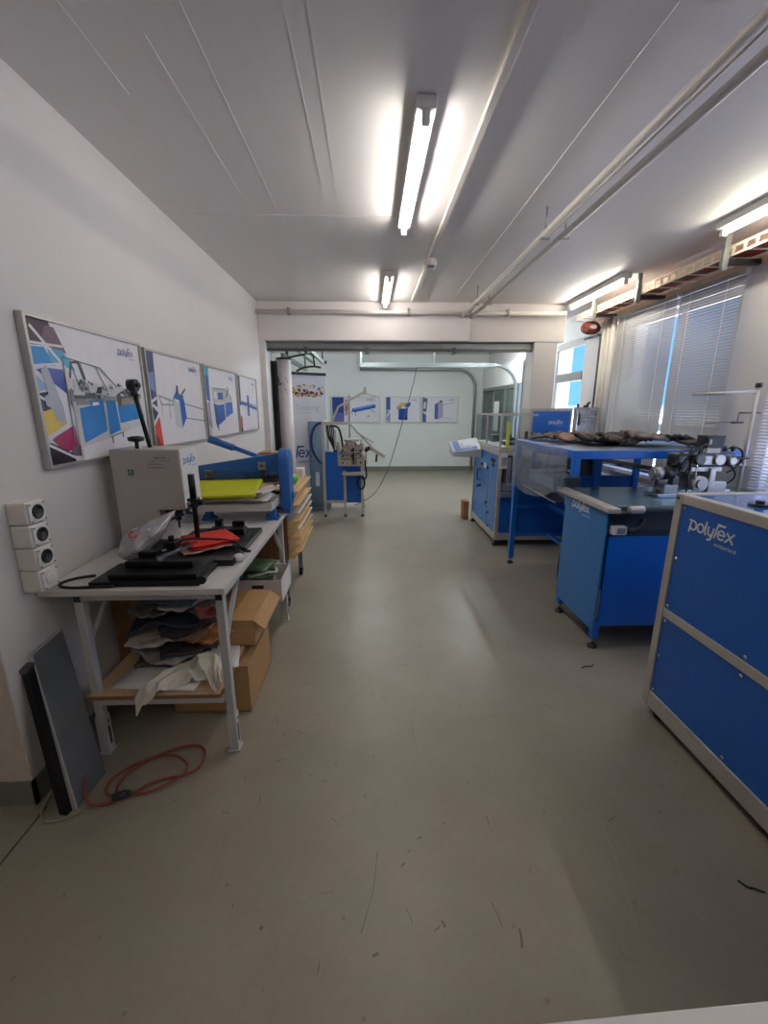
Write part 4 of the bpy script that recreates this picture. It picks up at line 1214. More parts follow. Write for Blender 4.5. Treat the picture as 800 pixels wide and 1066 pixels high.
sheets = [('#e6e2de', .52, .26, 0, 'white sheet at the bottom of the stack on the cutter bed'), ('#8c6a4c', .46, .25, 3, 'brown sheet near bottom of the stack on the cutter bed'), ('#e2dcd6', .47, .25, -2, 'white sheet in the lower stack on the cutter bed'),
          ('#b8a48c', .45, .24, 2, 'tan sheet in the middle of the stack on the cutter bed'), ('#2a2628', .44, .24, -3, 'black sheet in the middle of the stack on the cutter bed'), ('#e0d8ce', .44, .23, 3, 'cream sheet in the upper stack on the cutter bed'),
          ('#9c3028', .42, .22, -2, 'dark red sheet edge showing just under the black sheet'), ('#242124', .40, .20, 4, 'black sheet right beneath the lime green sheets'), ('#a8b02c', .44, .21, 2, 'olive lime sheet under the bright topmost sheet'), ('#c6cc22', .42, .20, 5, 'bright lime green sheet on top of the cutter bed stack')]
z = 0.977
for k, (c, w, d, r_, lab) in enumerate(sheets):
    curl = (lambda q: (lambda p: Vector((p.x, p.y, p.z - 0.0 + 0.018 * math.sin((p.x + 1.2) * 5 + q))))) (k * .4)
    if k >= 8:
        d, w = .30, .47
        curl = lambda p: Vector((p.x, p.y, p.z + .20 * (p.y - 2.86) - .05 * max(0, p.x + .80)))
    tag(sheet(-0.96 + (0.02 if k in (0, 2) else 0) - (.03 if k > 6 else 0), 2.845 + (0.004 * k if k < 8 else -.015), z + .018 + k * 0.0095, w, d, r_, .004, 120 + k, .005, droop=curl, nu=14, nv=6).build('colour_sheet', mat('sheet_' + c[1:], c, 0.6, var=.04), loc=(-0.96, 2.84, z + k * .0095)), lab, 'sheet', 'sheets on the cutter bed')
tag(sheet(-0.715, 2.83, 1.045, .10, .20, -20, .025, 141, .012, nu=8, nv=8).build('cloth_scrap', mat('pale_pink_cloth', '#d2c4c2', .8, var=.15, scale=20), loc=(-0.72, 2.83, 1.03)), 'pale crumpled scrap at right edge of the cutter bed', 'scrap')
tag(MB().sphere((-1.22, 2.84, 1.085), .028, 12, sc=(1, 1, .9)).build('tape_roll', M_WPLAST, loc=(-1.22, 2.84, 1.06)), 'small white roll on the colour sheets beside the press', 'roll')
for k, zz in enumerate((TZ, TZ + 0.042)):
    t = thing('label_box', ['flat black-and-white box at the far end of the workbench, lower', 'flat black-and-white box at the far end of the workbench, upper'][k], 'box', (-0.66, 3.13, zz), 'flat boxes behind the cutter')
    MB().box(-0.72, -0.60, 3.105, 3.19, zz, zz + .04).build('body', M_WPLAST, t, bevel=.003)
    MB().box(-0.7215, -0.5985, 3.1035, 3.1915, zz + .004, zz + .018).build('band', M_BLACK, t)

# ------------------------------------------------------------------ drawer cabinet with sloping fronts
cab = thing('drawer_cabinet', 'wooden cabinet with slanted pine drawer fronts past the workbench end', 'cabinet', (-0.85, 3.55, 0))
CY0, CY1 = 3.20, 3.96
MB().box(-1.15, -0.655, CY0, CY1, 0.42, 0.95).build('body', M_WOODB, cab, bevel=.004)
for x in (-1.12, -0.69):
    for y in (CY0 + .04, CY1 - .04):
        lg = MB().box(x - .02, x + .02, y - .02, y + .02, 0.08, 0.42).build('leg', M_GALV, cab)
        MB().cyl((x - .014, y, .04), (x + .014, y, .04), .04, n=16).box(x - .02, x + .02, y - .012, y + .012, .05, .085).build('caster', M_RUBBER, lg)
for k in range(8):
    z0 = 0.425 + k * 0.064
    hh = 0.058 if k < 7 else 0.10
    m = [M_WOOD, M_WOOD, M_WOOD, M_WOOD, M_WOOD, mat('pale_grey_front', '#b9bccb', .5), M_WOOD, M_WOOD][k]
    d = MB()
    d.hexa([(-0.655, CY0, z0), (-0.610, CY0, z0), (-0.610, CY1, z0), (-0.655, CY1, z0),
            (-0.655, CY0, z0 + hh), (-0.565, CY0, z0 + hh), (-0.565, CY1, z0 + hh), (-0.655, CY1, z0 + hh)])
    o = d.build('drawer_front', m, cab, bevel=.003)
    MB().box(-0.572, -0.558, CY0 + .002, CY1 - .002, z0 + hh - .006, z0 + hh + .004).build('lip', M_WOOD if k not in (3, 5) else M_WPLAST, o)
t = MB()
t.box(-1.0, -0.60, CY0 + .02, CY1 - .02, .978, .995)
tag(t.build('pine_board', M_WOOD, loc=(-.8, 3.58, .978), bevel=.004), 'pine board lying on top of the drawer cabinet', 'board')
tag(MB().sphere((-0.635, 3.42, 1.04), .046, 16, sc=(1, 1, .92)).build('green_ball', mat('green_plastic', '#58b83a', .35), loc=(-.635, 3.42, .995)), 'bright green ball on top of the drawer cabinet', 'ball')
tag(sheet(-0.72, 3.42, 1.01, .15, .16, 20, .05, 150, .02, nu=8, nv=8).build('blue_cloth', mat('light_blue_cloth', '#7fa3d6', .8, var=.3, scale=18), loc=(-.72, 3.42, 1.0)), 'light blue crumpled cloth behind the cutter cheek', 'cloth')
tag(box(-0.68, -0.605, 3.78, 3.90, .995, 1.07).build('white_box', M_WPLAST, loc=(-.64, 3.84, .995), bevel=.004), 'small white box on far end of the drawer cabinet', 'box')
carton('brown cardboard box on the drawer cabinet behind the cutter', -0.93, -0.69, 3.54, 3.70, .995, 1.235, M_CARD2, group='cardboard boxes behind the cutter')

# ------------------------------------------------------------------ roll, curtain, banner
t = thing('roll_column', 'tall white paper roll with sketched marks standing before the roll-up banner', 'roll', (-1.19, 6.2, 0))
MB().cyl((-1.19, 6.2, 0.0), (-1.19, 6.2, 2.25), 0.098, n=28).build('roll', mat('off_white_roll', '#ddd5d6', .55, var=.02), t)
MB().cyl((-1.19, 6.2, 2.25), (-1.19, 6.2, 2.275), 0.104, n=28).build('top_cap', M_BLACK, t)
sk = MB()
rr = 0.0985


def on_roll(a, z):
    return Vector((-1.19 + rr * math.sin(R(a)), 6.2 - rr * math.cos(R(a)), z))


for a0, z0, a1, z1, r_ in ((-48, 2.02, -34, 1.90, .014), (-40, 2.04, -28, 1.93, .004), (-20, 1.94, -14, 1.92, .013), (-25, 2.04, -5, 2.0, .003), (5, 2.03, 25, 1.97, .003), (28, 2.02, 36, 1.93, .004), (-30, 1.85, -12, 1.80, .003), (10, 1.86, 18, 1.84, .008), (0, 1.9, 30, 1.80, .003), (-8, 1.98, 12, 1.9, .003)):
    sk.tube([on_roll(a0 + (a1 - a0) * q / 6, z0 + (z1 - z0) * q / 6 + .006 * math.sin(q * 2.1 + a0)) for q in range(7)], r_ * .6, 6)
sk.build('sketch_marks', ink('#4a4650'), t)


def drape(u, v):
    x = -1.36 + 0.03 * u + 0.018 * math.sin(v * 26 + .5 * noise.noise(Vector((v * 4, u * 3, 1))))
    y = 5.95 + 0.42 * v
    return Vector((x + 0.05 * u, y, 0.03 + 2.30 * u))


tag(MB().grid(lambda u, v: Vector((-1.322 + 0.075 * v, 6.02 + 0.03 * math.sin(v * 22) + 0.02 * noise.noise(Vector((u * 3, v * 5, 3))), 0.02 + 2.2 * u)), 12, 40, .006).build('black_curtain', mat('black_cloth', '#1b1c1f', .85, var=.2), loc=(-1.25, 6.02, 0)),
    'black curtain hanging in the left corner of the back room opening', 'curtain')

ban = thing('roll_up_banner', 'white roll-up banner with photo strip and blue lettering behind the paper roll', 'banner', (-0.93, 6.75, 0))
bu = Vector((0.52, 0.30, 0)).normalized()
bo = Vector((-1.19, 6.55, 0)) - bu * 0.34
BW = 0.92
bz = Vector((0, 0, 1))
bnorm = bu.cross(bz).normalized()
MB().prism([(0, 0.09), (BW, 0.09), (BW, 2.10), (0, 2.10)], bo, bu, bz, .003).build('print', mat('banner_cloth', '#d9dade', .5, var=.01), ban)
MB().prism([(-.01, 2.085), (BW + .01, 2.085), (BW + .01, 2.125), (-.01, 2.125)], bo - bnorm * .008, bu, bz, .022).build('top_bar', M_BLACK, ban)
MB().prism([(-.02, 0.0), (BW + .02, 0.0), (BW + .02, .09), (-.02, .09)], bo - bnorm * .06, bu, bz, .12).build('base_cassette', M_ALU, ban, bevel=.01)
MB().cyl(bo + bu * (BW / 2) - bnorm * .02 + bz * .08, bo + bu * (BW / 2) - bnorm * .02 + bz * 2.09, .010, n=8).build('support_pole', M_ALU, ban)
rnd = random.Random(4)
pm = [ink(c) for c in ('#6a3228', '#c8a46a', '#8c5a48', '#4a1c20', '#dcc8b0', '#3a2a28', '#b88a60')]
ph = MB()
for k in range(110):
    u0 = rnd.uniform(0, BW - .05)
    z0 = 1.76 + rnd.uniform(0, .07) + (rnd.random() ** 2) * .14
    a, s_ = rnd.uniform(0, 3.1), rnd.uniform(.012, .032)
    pts = [(u0 + .025 + s_ * 1.5 * math.cos(a + q * 1.57) * (1 if q % 2 else .5), z0 + s_ * math.sin(a + q * 1.57)) for q in range(4)]
    pts = [(min(BW, max(0, p)), max(1.76, q)) for p, q in pts]
    ph.prism(pts, bo + bnorm * (.0032 + k * .00003), bu, bz, .00002, rnd.randrange(7))
ph.build('photo_strip', pm, ban)
lm = MB()
logo(lm, bo + bu * .0 + bz * 0.86 + bnorm * .0072, bu, bz, .66, .0006, sub=True, weight=.2)
lm.build('lettering', ink('#20409a'), ban)
g = MB()
lettering(g, 'Texting', .13, bo + bu * .40 + bz * 1.57 + bnorm * .0035, bu, bz, .0004)
g.ribbon([(.34, 1.535), (.86, 1.535)], .004, bo + bnorm * .0035, bu, bz, .0003)
g.build('faint_lettering', ink('#b9bbc2'), ban)

# black bracket arms above the roll
t = thing('hook_arm', 'black hooked arms sticking out above the paper roll', 'bracket', (-1.1, 6.4, 2.35))
MB().tube([(-1.14, 6.35, 2.30), (-0.95, 6.4, 2.345), (-0.86, 6.4, 2.36), (-0.80, 6.4, 2.34), (-0.79, 6.4, 2.30)], .013, 8, smooth_iter=1).tube([(-1.05, 6.4, 2.12), (-0.95, 6.4, 2.17), (-0.80, 6.42, 2.19), (-0.70, 6.42, 2.17)], .014, 8, smooth_iter=1).tube([(-0.80, 6.4, 2.34), (-0.79, 6.42, 2.22), (-.79, 6.42, 2.19)], .012, 8).build('arms', M_BLACK, t)
MB().tube([(-1.16, 6.35, 2.30), (-1.16, 6.3, 2.40)], .02, 8).build('mount', M_DSTEEL, t)

# ------------------------------------------------------------------ aluminium machine in the back room
em = thing('fabric_machine', 'aluminium framed machine with blue panels and black hoses before the back wall', 'machine', (-0.4, 6.5, 0))
fr = MB()
P_ = .038
EX0, EX1, EY0, EY1 = -0.68, -0.12, 6.22, 6.86
for (x, y, z1) in ((EX0, EY0, 1.39), (EX0, EY1, 1.39), (EX1, EY1, 1.05)):
    fr.box(x - P_ / 2, x + P_ / 2, y - P_ / 2, y + P_ / 2, .04, z1)
fr.box(EX0 + .30 - P_ / 2, EX0 + .30 + P_ / 2, EY0 - P_ / 2, EY0 + P_ / 2, .04, .62).box(EX1 - P_ / 2, EX1 + P_ / 2, EY0 - P_ / 2, EY0 + P_ / 2, .04, .95)
for z in (.24, .88):
    fr.box(EX0 + P_ / 2, EX1 - P_ / 2, EY1 - P_ / 2, EY1 + P_ / 2, z, z + P_)
    fr.box(EX0 - P_ / 2, EX0 + P_ / 2, EY0 + P_ / 2, EY1 - P_ / 2, z, z + P_).box(EX1 - P_ / 2, EX1 + P_ / 2, EY0 + P_ / 2, EY1 - P_ / 2, z, z + P_)
fr.box(EX0 + P_ / 2, EX0 + .28, EY0 - P_ / 2, EY0 + P_ / 2, .21, .25)
fr.box(EX0, EX1 - .2, EY0 - P_ / 2, EY0 + P_ / 2, 1.37, 1.41).box(EX0 - P_ / 2, EX0 + P_ / 2, EY0, EY1, 1.39, 1.42)
fr.box(EX1 - .22, EX1 - .19, EY1 - .03, EY1, 0.95, 1.8)
fr.build('frame', M_ALUW, em, bevel=.003)
for (x, y) in ((EX0, EY0), (EX0 + .30, EY0), (EX1, EY0), (EX0, EY1), (EX1, EY1)):
    MB().cyl((x, y, 0), (x, y, .02), .026, n=14).cyl((x, y, .02), (x, y, .045), .010, n=8).build('foot', M_BLACK, em)
MB().box(EX0 + .02, EX0 + .28, EY0 + .005, EY0 + .02, .25, .98).build('side_panel', M_BLUE2, em)
MB().box(EX0 + .32, EX1 - .02, EY0 + .06, EY0 + .075, .20, .72).build('front_panel', M_BLUE2, em)
MB().box(EX0 + .02, EX1 - .02, EY1 - .02, EY1 - .008, .28, .88).build('rear_panel', M_BLUE2, em)
MB().box(EX0 + .27, EX1 + .02, EY0 - .10, EY0 + .20, .64, .675).build('front_shelf', M_ALUW, em, bevel=.003)
m_mach = mat('machined_aluminium', '#b9b1a8', .35, metal=.45, var=.15, scale=40)
for q in ((EX0 + .22, EX1 + .04, EY0 - .04, EY0 + .25, .77, .865), (EX0 + .24, EX1 + .03, EY0 - .01, EY0 + .25, .875, .945), (EX0 + .25, EX1 + .0, EY0 + .02, EY0 + .28, .955, 1.02),
          (EX0 + .26, EX1 - .02, EY0 + .05, EY0 + .36, 1.03, 1.085), (EX0 + .31, EX1 - .08, EY0 + .12, EY0 + .30, 1.09, 1.15), (EX0 + .20, EX0 + .235, EY0 + .0, EY0 + .2, .78, 1.12), (EX1 + .045, EX1 + .075, EY0 + .0, EY0 + .2, .80, 1.06)):
    MB().box(*q).build('clamp_block', m_mach, em, bevel=.006)
for q in ((EX0 + .16, EX0 + .19, 1.0, 1.30), (EX1 - .02, EX1 + .005, .9, 1.16)):
    MB().box(q[0], q[1], EY0 + .02, EY0 + .05, q[2], q[3]).build('upright', M_ALUW, em, bevel=.003)
for i in range(5):
    for z in (.82, .92, 1.0, 1.09):
        x = EX0 + .28 + i * .065
        MB().cyl((x, EY0 - .02, z), (x, EY0 - .045, z), .008 if (i + int(z * 100)) % 2 else .014, n=10).build('knob', M_BLACK, em)
MB().box(EX0 + .42, EX0 + .45, EY0 - .04, EY0 - .02, .80, 1.04).build('black_bar', M_BLACK, em)
MB().box(EX0 + .40, EX0 + .425, EY0 - .05, EY0 - .02, .79, .87).box(EX0 + .46, EX0 + .485, EY0 - .05, EY0 - .02, .79, .87).cyl((EX0 + .3, EY0 - .03, .97), (EX1 - .04, EY0 - .03, .97), .012, n=10).cyl((EX0 + .3, EY0 + .08, 1.14), (EX1 - .04, EY0 + .08, 1.14), .010, n=10).build('steel_fittings', M_STEEL, em)
MB().beam((-0.57, 6.5, 1.40), (-0.47, 6.5, 1.62), .03, .03).beam((-0.47, 6.5, 1.62), (-0.07, 6.5, 1.84), .03, .03).box(-.09, -.05, 6.47, 6.53, 1.80, 1.90).beam((-0.07, 6.5, 1.82), (0.12, 6.5, 1.76), .014, .014).build('lift_arm', M_ALUW, em)
MB().beam((-0.30, 6.35, 1.38), (0.02, 6.3, 1.05), .035, .02).beam((-0.2, 6.3, 1.26), (0.06, 6.28, 1.10), .02, .02).beam((0.0, 6.26, 1.03), (0.22, 6.24, .90), .045, .05).build('outfeed_rail', M_ALUW, em)
MB().beam((0.10, 6.22, 0.94), (0.09, 6.22, 0.83), .04, .03).cyl((-.02, 6.2, 1.06), (-.02, 6.2, 1.0), .02, n=8).box(-.08, -.03, 6.2, 6.26, .98, 1.03).build('gripper', M_BLACK, em)
hs = MB()
hs.tube([(EX0 + .0, 6.36, 1.40), (EX0 - .12, 6.38, 1.37), (EX0 - .20, 6.4, 1.22), (EX0 - .20, 6.42, 1.0), (EX0 - .12, 6.44, .84), (EX0 - .06, 6.45, .78)], .022, 8, smooth_iter=2)
hs.build('blue_hose', mat('blue_black_hose', '#1c3860', .4), em)
hs = MB()
for k in range(5):
    o_ = k * .025
    hs.tube([(EX0 + .04 + o_, 6.3, 1.36), (EX0 + .06 + o_, 6.28, 1.2 - o_), (EX0 + .12 + o_ * .5, 6.27, 1.08), (EX0 + .16 + o_ * .8, 6.27, .98), (EX0 + .10, 6.3, .88)], .010, 6, smooth_iter=2)
hs.tube([(EX0 + .1, 6.3, 1.35), (EX0 + .22, 6.3, 1.34), (EX0 + .26, 6.28, 1.2), (EX0 + .28, 6.28, 1.05)], .016, 6, smooth_iter=2)
hs.build('black_hoses', M_RUBBER, em)
MB().tube([(EX1 + .04, 6.2, .86), (EX1 + .06, 6.2, .72), (EX1 + .07, 6.2, .60), (EX1 + .02, 6.2, .56), (EX1 - .02, 6.2, .62)], .012, 6, smooth_iter=2).tube([(EX1 - .02, 6.2, .66), (EX1 - .08, 6.2, .52), (EX1 - .04, 6.2, .42), (EX1 + .03, 6.2, .44), (EX1 + .04, 6.2, .56), (EX1 + .0, 6.2, .64)], .013, 6, smooth_iter=2).build('hose_loops', M_RUBBER, em)
gp = thing('guard_panel', 'blue-tinted guard screen standing left of the aluminium machine', 'screen', (-0.83, 6.62, 0))
MB().box(-0.93, -0.73, 6.62, 6.626, .05, 1.38).build('pane', M_FROST, gp)
MB().box(-0.945, -0.93, 6.61, 6.636, 0, 1.40).box(-0.73, -0.715, 6.61, 6.636, 0, 1.40).box(-.93, -.73, 6.61, 6.636, 1.38, 1.40).box(-.93, -.73, 6.61, 6.636, 0.03, .05).build('frame', mat('blue_grey_frame', '#5f86ac', .4), gp)
MB().box(-0.86, -0.80, 6.60, 6.62, .40, .62).build('notice', M_PAPER, gp)

# ------------------------------------------------------------------ near blue machine (right foreground)
A = thing('machine_cabinet', 'large blue machine with aluminium frame and white lettering at right front', 'machine', (1.85, 1.2, 0))
AX0, AX1, AY0, AY1, AZ0, AZ1 = 1.48, 2.28, 0.42, 1.945, 0.05, 1.205
p = .045
fr = MB()
for x in (AX0, AX1 - p):
    for y in (AY0, AY1 - p):
        fr.box(x, x + p, y, y + p, AZ0, AZ1)
    for z, h in ((AZ0, .09), (.575, p), (AZ1 - p, p)):
        fr.box(x, x + p, AY0 + p, AY1 - p, z, z + h)
for y in (AY0, AY1 - p):
    for z, h in ((AZ0, .09), (.575, p), (AZ1 - p, p)):
        fr.box(AX0 + p, AX1 - p, y, y + p, z, z + h)
fr.build('frame', M_ALUW, A, bevel=.004)
for nm, z0, z1 in (('lower_panel', .14, .575), ('upper_panel', .62, AZ1 - p)):
    pn = MB().box(AX0 + .008, AX0 + .014, AY0 + p, AY1 - p, z0, z1).box(AX1 - .014, AX1 - .008, AY0 + p, AY1 - p, z0, z1)
    pn.box(AX0 + p, AX1 - p, AY1 - .014, AY1 - .008, z0, z1).box(AX0 + p, AX1 - p, AY0 + .008, AY0 + .014, z0, z1)
    o = pn.build(nm, M_BLUE2, A)
    for (y, z) in ((AY1 - p - .02, z1 - .02), (AY1 - p - .02, z0 + .02), (AY1 - p - .02, (z0 + z1) / 2), ((AY0 + AY1) / 2 + .25, z0 + .02), ((AY0 + AY1) / 2 + .25, z1 - .02), (AY0 + p + .02, z0 + .02), (AY0 + p + .02, z1 - .02)):
        MB().lathe([(.009, .0), (.009, -.004), (.005, -.007), (0, -.007)], (AX0 + .008, y, z), 10, axis='x').build('screw', M_STEEL, o)
MB().box(AX0 + p, AX1 - p, AY0 + p, AY1 - p, AZ1 - .014, AZ1 - .004).build('top_panel', mat('glossy_blue_top', '#2f6ec0', .12, var=.03, coat=.5), A)
MB().cyl((1.64, 1.67, AZ1 - .004), (1.64, 1.67, AZ1 + .006), .04, n=18).cyl((1.64, 1.67, AZ1 + .006), (1.64, 1.67, AZ1 + .02), .016, n=12).build('top_handle', M_BLACK, A)
MB().cyl((AX0 + .0005, AY1 - .022, AZ1 - .022), (AX0 - .002, AY1 - .022, AZ1 - .022), .008, n=10).build('frame_plug', M_BLACK, A)
for x in (AX0 + .06, AX1 - .06):
    for y in (AY0 + .08, AY1 - .08):
        MB().cyl((x, y, 0), (x, y, .02), .035, n=16).cyl((x, y, .02), (x, y, .055), .012, n=10).build('foot', M_BLACK, A)
lm = MB()
logo(lm, (AX0 + .0075, 1.835, 1.055), (0, -1, 0), Z_, .245, .0015, weight=.2)
lm.build('lettering', ink('#e4e6ea'), A)

# ------------------------------------------------------------------ belt table
B = thing('belt_table', 'blue machine table with grey-green belt top, between near machine and plastic-wrapped frame', 'machine', (2.1, 2.8, 0))
BX0, BX1, BY0, BY1 = 1.50, 2.66, 2.525, 3.10
lp = MB().box(BX0, BX0 + .012, BY0 + .003, BY1, .13, .965)
lp.build('left_panel', mat('mid_blue_enamel', '#2f76bc', .32, var=.03), B)
MB().box(BX0 + .03, BX1, BY0, BY0 + .012, .17, .80).build('front_panel', M_BLUE, B)
MB().box(BX0 + .012, BX1, BY1 - .012, BY1, .17, .95).box(BX1 - .012, BX1, BY0 + .012, BY1 - .012, .17, .95).build('rear_panels', M_BLUE2, B)
MB().box(BX0 + .012, BX1 - .012, BY0 + .16, BY0 + .17, .78, .96).box(BX0 + .012, BX1 - .012, BY0 + .012, BY1 - .012, .785, .80).build('recess_lining', M_DSTEEL, B)
for x in (BX0 + .025, BX1 - .025):
    for y in (BY0 + .025, BY1 - .03):
        lg = MB().box(x - .024, x + .024, y - .024, y + .024, .075, .20).build('leg', M_BLUE, B, bevel=.003)
        MB().cyl((x, y, .02), (x, y, .08), .009, n=10).build('threaded_rod', M_STEEL, lg)
        MB().lathe([(.034, 0), (.036, .008), (.028, .018), (.012, .024), (0, .024)], (x, y, 0), 18).build('levelling_foot', M_BLACK, lg)
MB().box(BX0 - .03, BX0 + .05, BY0 - .06, BY1 + .10, .965, 1.0).build('side_rail', M_ALUW, B, bevel=.008)
MB().box(BX0 + .012, BX1 + .2, BY0 + .02, BY1 + .08, .958, .972).build('top_frame', M_DSTEEL, B)
bt = MB().box(BX0 + .05, BX1 + .22, BY0 + .02, BY1 + .10, .974, .998)
bt.build('belt', M_BELT, B, bevel=.008)
MB().cyl((BX0 + .20, BY0 + .015, .978), (BX1 + .22, BY0 + .015, .978), .021, n=16).build('belt_nose', M_BELT, B)
MB().cyl((BX0 + .13, BY0 - .005, .978), (BX0 + .225, BY0 - .005, .978), .024, n=16).build('roller_end', M_ALUW, B, bevel=.006)
MB().box(BX0 + .02, BX0 + .13, BY0 - .04, BY0 + .03, .945, .968).build('black_bearing', M_BLACK, B, bevel=.005)
sb = MB().box(BX0 + .03, BX0 + .12, BY0 - .035, BY0 + .01, .82, .875).build('socket_box', M_WPLAST, B, bevel=.005)
MB().box(BX0 + .055, BX0 + .105, BY0 - .039, BY0 - .035, .83, .865).build('socket_cover', M_ALU, sb)
MB().tube([(BX0 + .12, BY0 - .02, .85), (BX0 + .18, BY0 + .0, .84), (BX0 + .24, BY0 + .02, .86), (BX0 + .3, BY0 + .1, .88)], .02, 8, smooth_iter=1).build('socket_cable', M_RUBBER, sb)
MB().box(BX0 + .012, BX0 + .03, BY1 - .0, BY1 + .035, .88, .95).build('side_switch', M_WPLAST, B)
for y, z in ((BY0 + .02, .5), (BY0 + .02, .19), (BY1 - .03, .5), (BY1 - .03, .19)):
    MB().lathe([(.006, 0), (.006, -.003), (0, -.004)], (BX0, y, z), 10, axis='x').build('screw', M_BLUEL, B)
lm = MB()
logo(lm, (BX0 - .0005, 2.985, .90), (0, -1, 0), Z_, .24, .0015, weight=.2)
lm.build('lettering', ink('#e4e6ea'), B)

# sewing head on the belt table
S = thing('sewing_head', 'black and steel motorised stitching head standing on the belt table', 'sewing machine', (2.1, 2.82, 1.0))
S0 = 1.0
MB().box(1.84, 2.55, 2.74, 2.92, S0, S0 + .03).box(1.90, 2.5, 2.80, 2.86, S0 + .03, S0 + .055).build('base_rail', M_STEEL, S, bevel=.003)
MB().box(1.90, 2.02, 2.76, 2.90, S0 + .03, S0 + .10).build('slide_block', M_ALU, S, bevel=.006)
MB().box(2.30, 2.42, 2.76, 2.90, S0 + .03, S0 + .13).build('slide_block', M_ALU, S, bevel=.006)
MB().cyl((2.17, 2.72, 1.115), (2.17, 2.92, 1.115), .062, n=22).cyl((2.17, 2.70, 1.115), (2.17, 2.72, 1.115), .04, n=18).build('hook_drum', M_ALU, S)
MB().box(2.25, 2.30, 2.74, 2.92, S0 + .03, 1.24).box(2.10, 2.36, 2.76, 2.90, 1.21, 1.25).build('column', M_ALU, S, bevel=.006)
MB().box(1.98, 2.46, 2.77, 2.90, 1.25, 1.36).box(2.0, 2.08, 2.76, 2.92, 1.20, 1.30).cyl((2.14, 2.76, 1.31), (2.14, 2.72, 1.31), .045, n=18).build('arm', M_DSTEEL, S, bevel=.012)
MB().cyl((2.30, 2.76, 1.31), (2.30, 2.72, 1.31), .042, n=20).cyl((2.41, 2.76, 1.30), (2.41, 2.72, 1.30), .03, n=16).box(2.18, 2.25, 2.74, 2.76, 1.27, 1.34).build('polished_covers', M_ALU, S, bevel=.003)
MB().box(2.21, 2.36, 2.78, 2.90, 1.40, 1.50).build('top_motor', M_BLACK, S, bevel=.006)
MB().box(2.23, 2.34, 2.79, 2.89, 1.36, 1.40).box(2.225, 2.245, 2.775, 2.78, 1.43, 1.47).build('motor_mount', M_ALUW, S)
MB().cyl((1.88, 2.80, 1.195), (1.97, 2.80, 1.195), .055, n=20).build('side_motor', M_BLACK, S)
MB().cyl((1.815, 2.80, 1.195), (1.88, 2.80, 1.195), .053, n=20).cyl((1.80, 2.80, 1.195), (1.815, 2.80, 1.195), .04, n=18).build('motor_cap', M_ALU, S)
MB().cyl((1.86, 2.80, 1.14), (1.86, 2.80, 1.08), .016, n=10).box(1.97, 2.02, 2.77, 2.83, 1.03, 1.24).build('motor_bracket', M_DSTEEL, S)
MB().cyl((2.50, 2.80, 1.315), (2.50, 2.80, 1.325), .085, n=24).cyl((2.50, 2.80, 1.26), (2.50, 2.80, 1.315), .01, n=8).build('thread_disc', M_BLACK, S)
for pts in ([(2.22, 2.78, 1.44), (2.10, 2.74, 1.40), (2.02, 2.74, 1.32), (2.0, 2.75, 1.22)], [(1.97, 2.80, 1.22), (2.03, 2.74, 1.16), (2.06, 2.74, 1.28), (2.16, 2.74, 1.40)], [(2.36, 2.80, 1.38), (2.44, 2.76, 1.42), (2.52, 2.76, 1.36), (2.5, 2.78, 1.24), (2.42, 2.78, 1.2)], [(2.0, 2.74, 1.26), (1.95, 2.72, 1.30), (1.90, 2.74, 1.26)], [(2.05, 2.74, 1.34), (1.96, 2.73, 1.36), (1.93, 2.75, 1.30), (2.0, 2.76, 1.28)], [(2.42, 2.78, 1.10), (2.47, 2.74, 1.16), (2.44, 2.74, 1.24), (2.38, 2.76, 1.28)]):
    MB().tube(pts, .007, 6, smooth_iter=2).build('cable', M_RUBBER, S)
for x, z in ((2.06, 1.18), (2.10, 1.36), (2.17, 1.36), (2.38, 1.37), (2.44, 1.37), (2.02, 1.34)):
    MB().cyl((x, 2.79, z), (x, 2.79, z + .05), .012, n=10).cyl((x, 2.76, z + .02), (x, 2.79, z + .02), .009, n=8).build('tension_knob', M_DSTEEL, S)
MB().cyl((2.08, 2.75, 1.22), (2.08, 2.75, 1.04), .008, n=8).build('guide_rod', M_DSTEEL, S)
MB().cyl((2.12, 2.73, 1.34), (2.12, 2.73, 1.03), .006, n=8).box(2.10, 2.14, 2.72, 2.75, 1.03, 1.035).build('needle_bar', M_STEEL, S)

S.location = (2.20, 2.84, 1.0)
S.scale = (.84, .84, .84)

st = thing('thread_stand', 'tall grey thread stand with horizontal arms on the belt table by window', 'stand', (2.62, 2.86, 1.0))
MB().cyl((2.62, 2.86, 1.0), (2.62, 2.86, 1.745), .013, n=12).cyl((2.62, 2.86, .999), (2.62, 2.86, 1.015), .05, n=18).build('pole', M_ALUW, st)
MB().cyl((2.62, 2.86, 1.735), (2.62, 2.86, 1.765), .02, n=12).build('top_cap', M_BLACK, st)
MB().cyl((2.62, 2.86, 1.71), (2.20, 2.90, 1.69), .011, n=10).build('upper_arm', M_ALUW, st)
a = MB().cyl((2.67, 2.86, 1.57), (2.52, 2.86, 1.57), .006, n=8).cyl((2.52, 2.86, 1.57), (2.52, 2.86, 1.51), .004, n=8).cyl((2.56, 2.86, 1.505), (2.48, 2.86, 1.505), .008, n=8).cyl((2.52, 2.86, 1.51), (2.30, 2.86, 1.50), .0025, n=6)
a.build('thread_guide', M_DSTEEL, st)
MB().cyl((2.64, 2.86, 1.215), (2.38, 2.86, 1.22), .011, n=10).build('lower_arm', M_ALU, st)

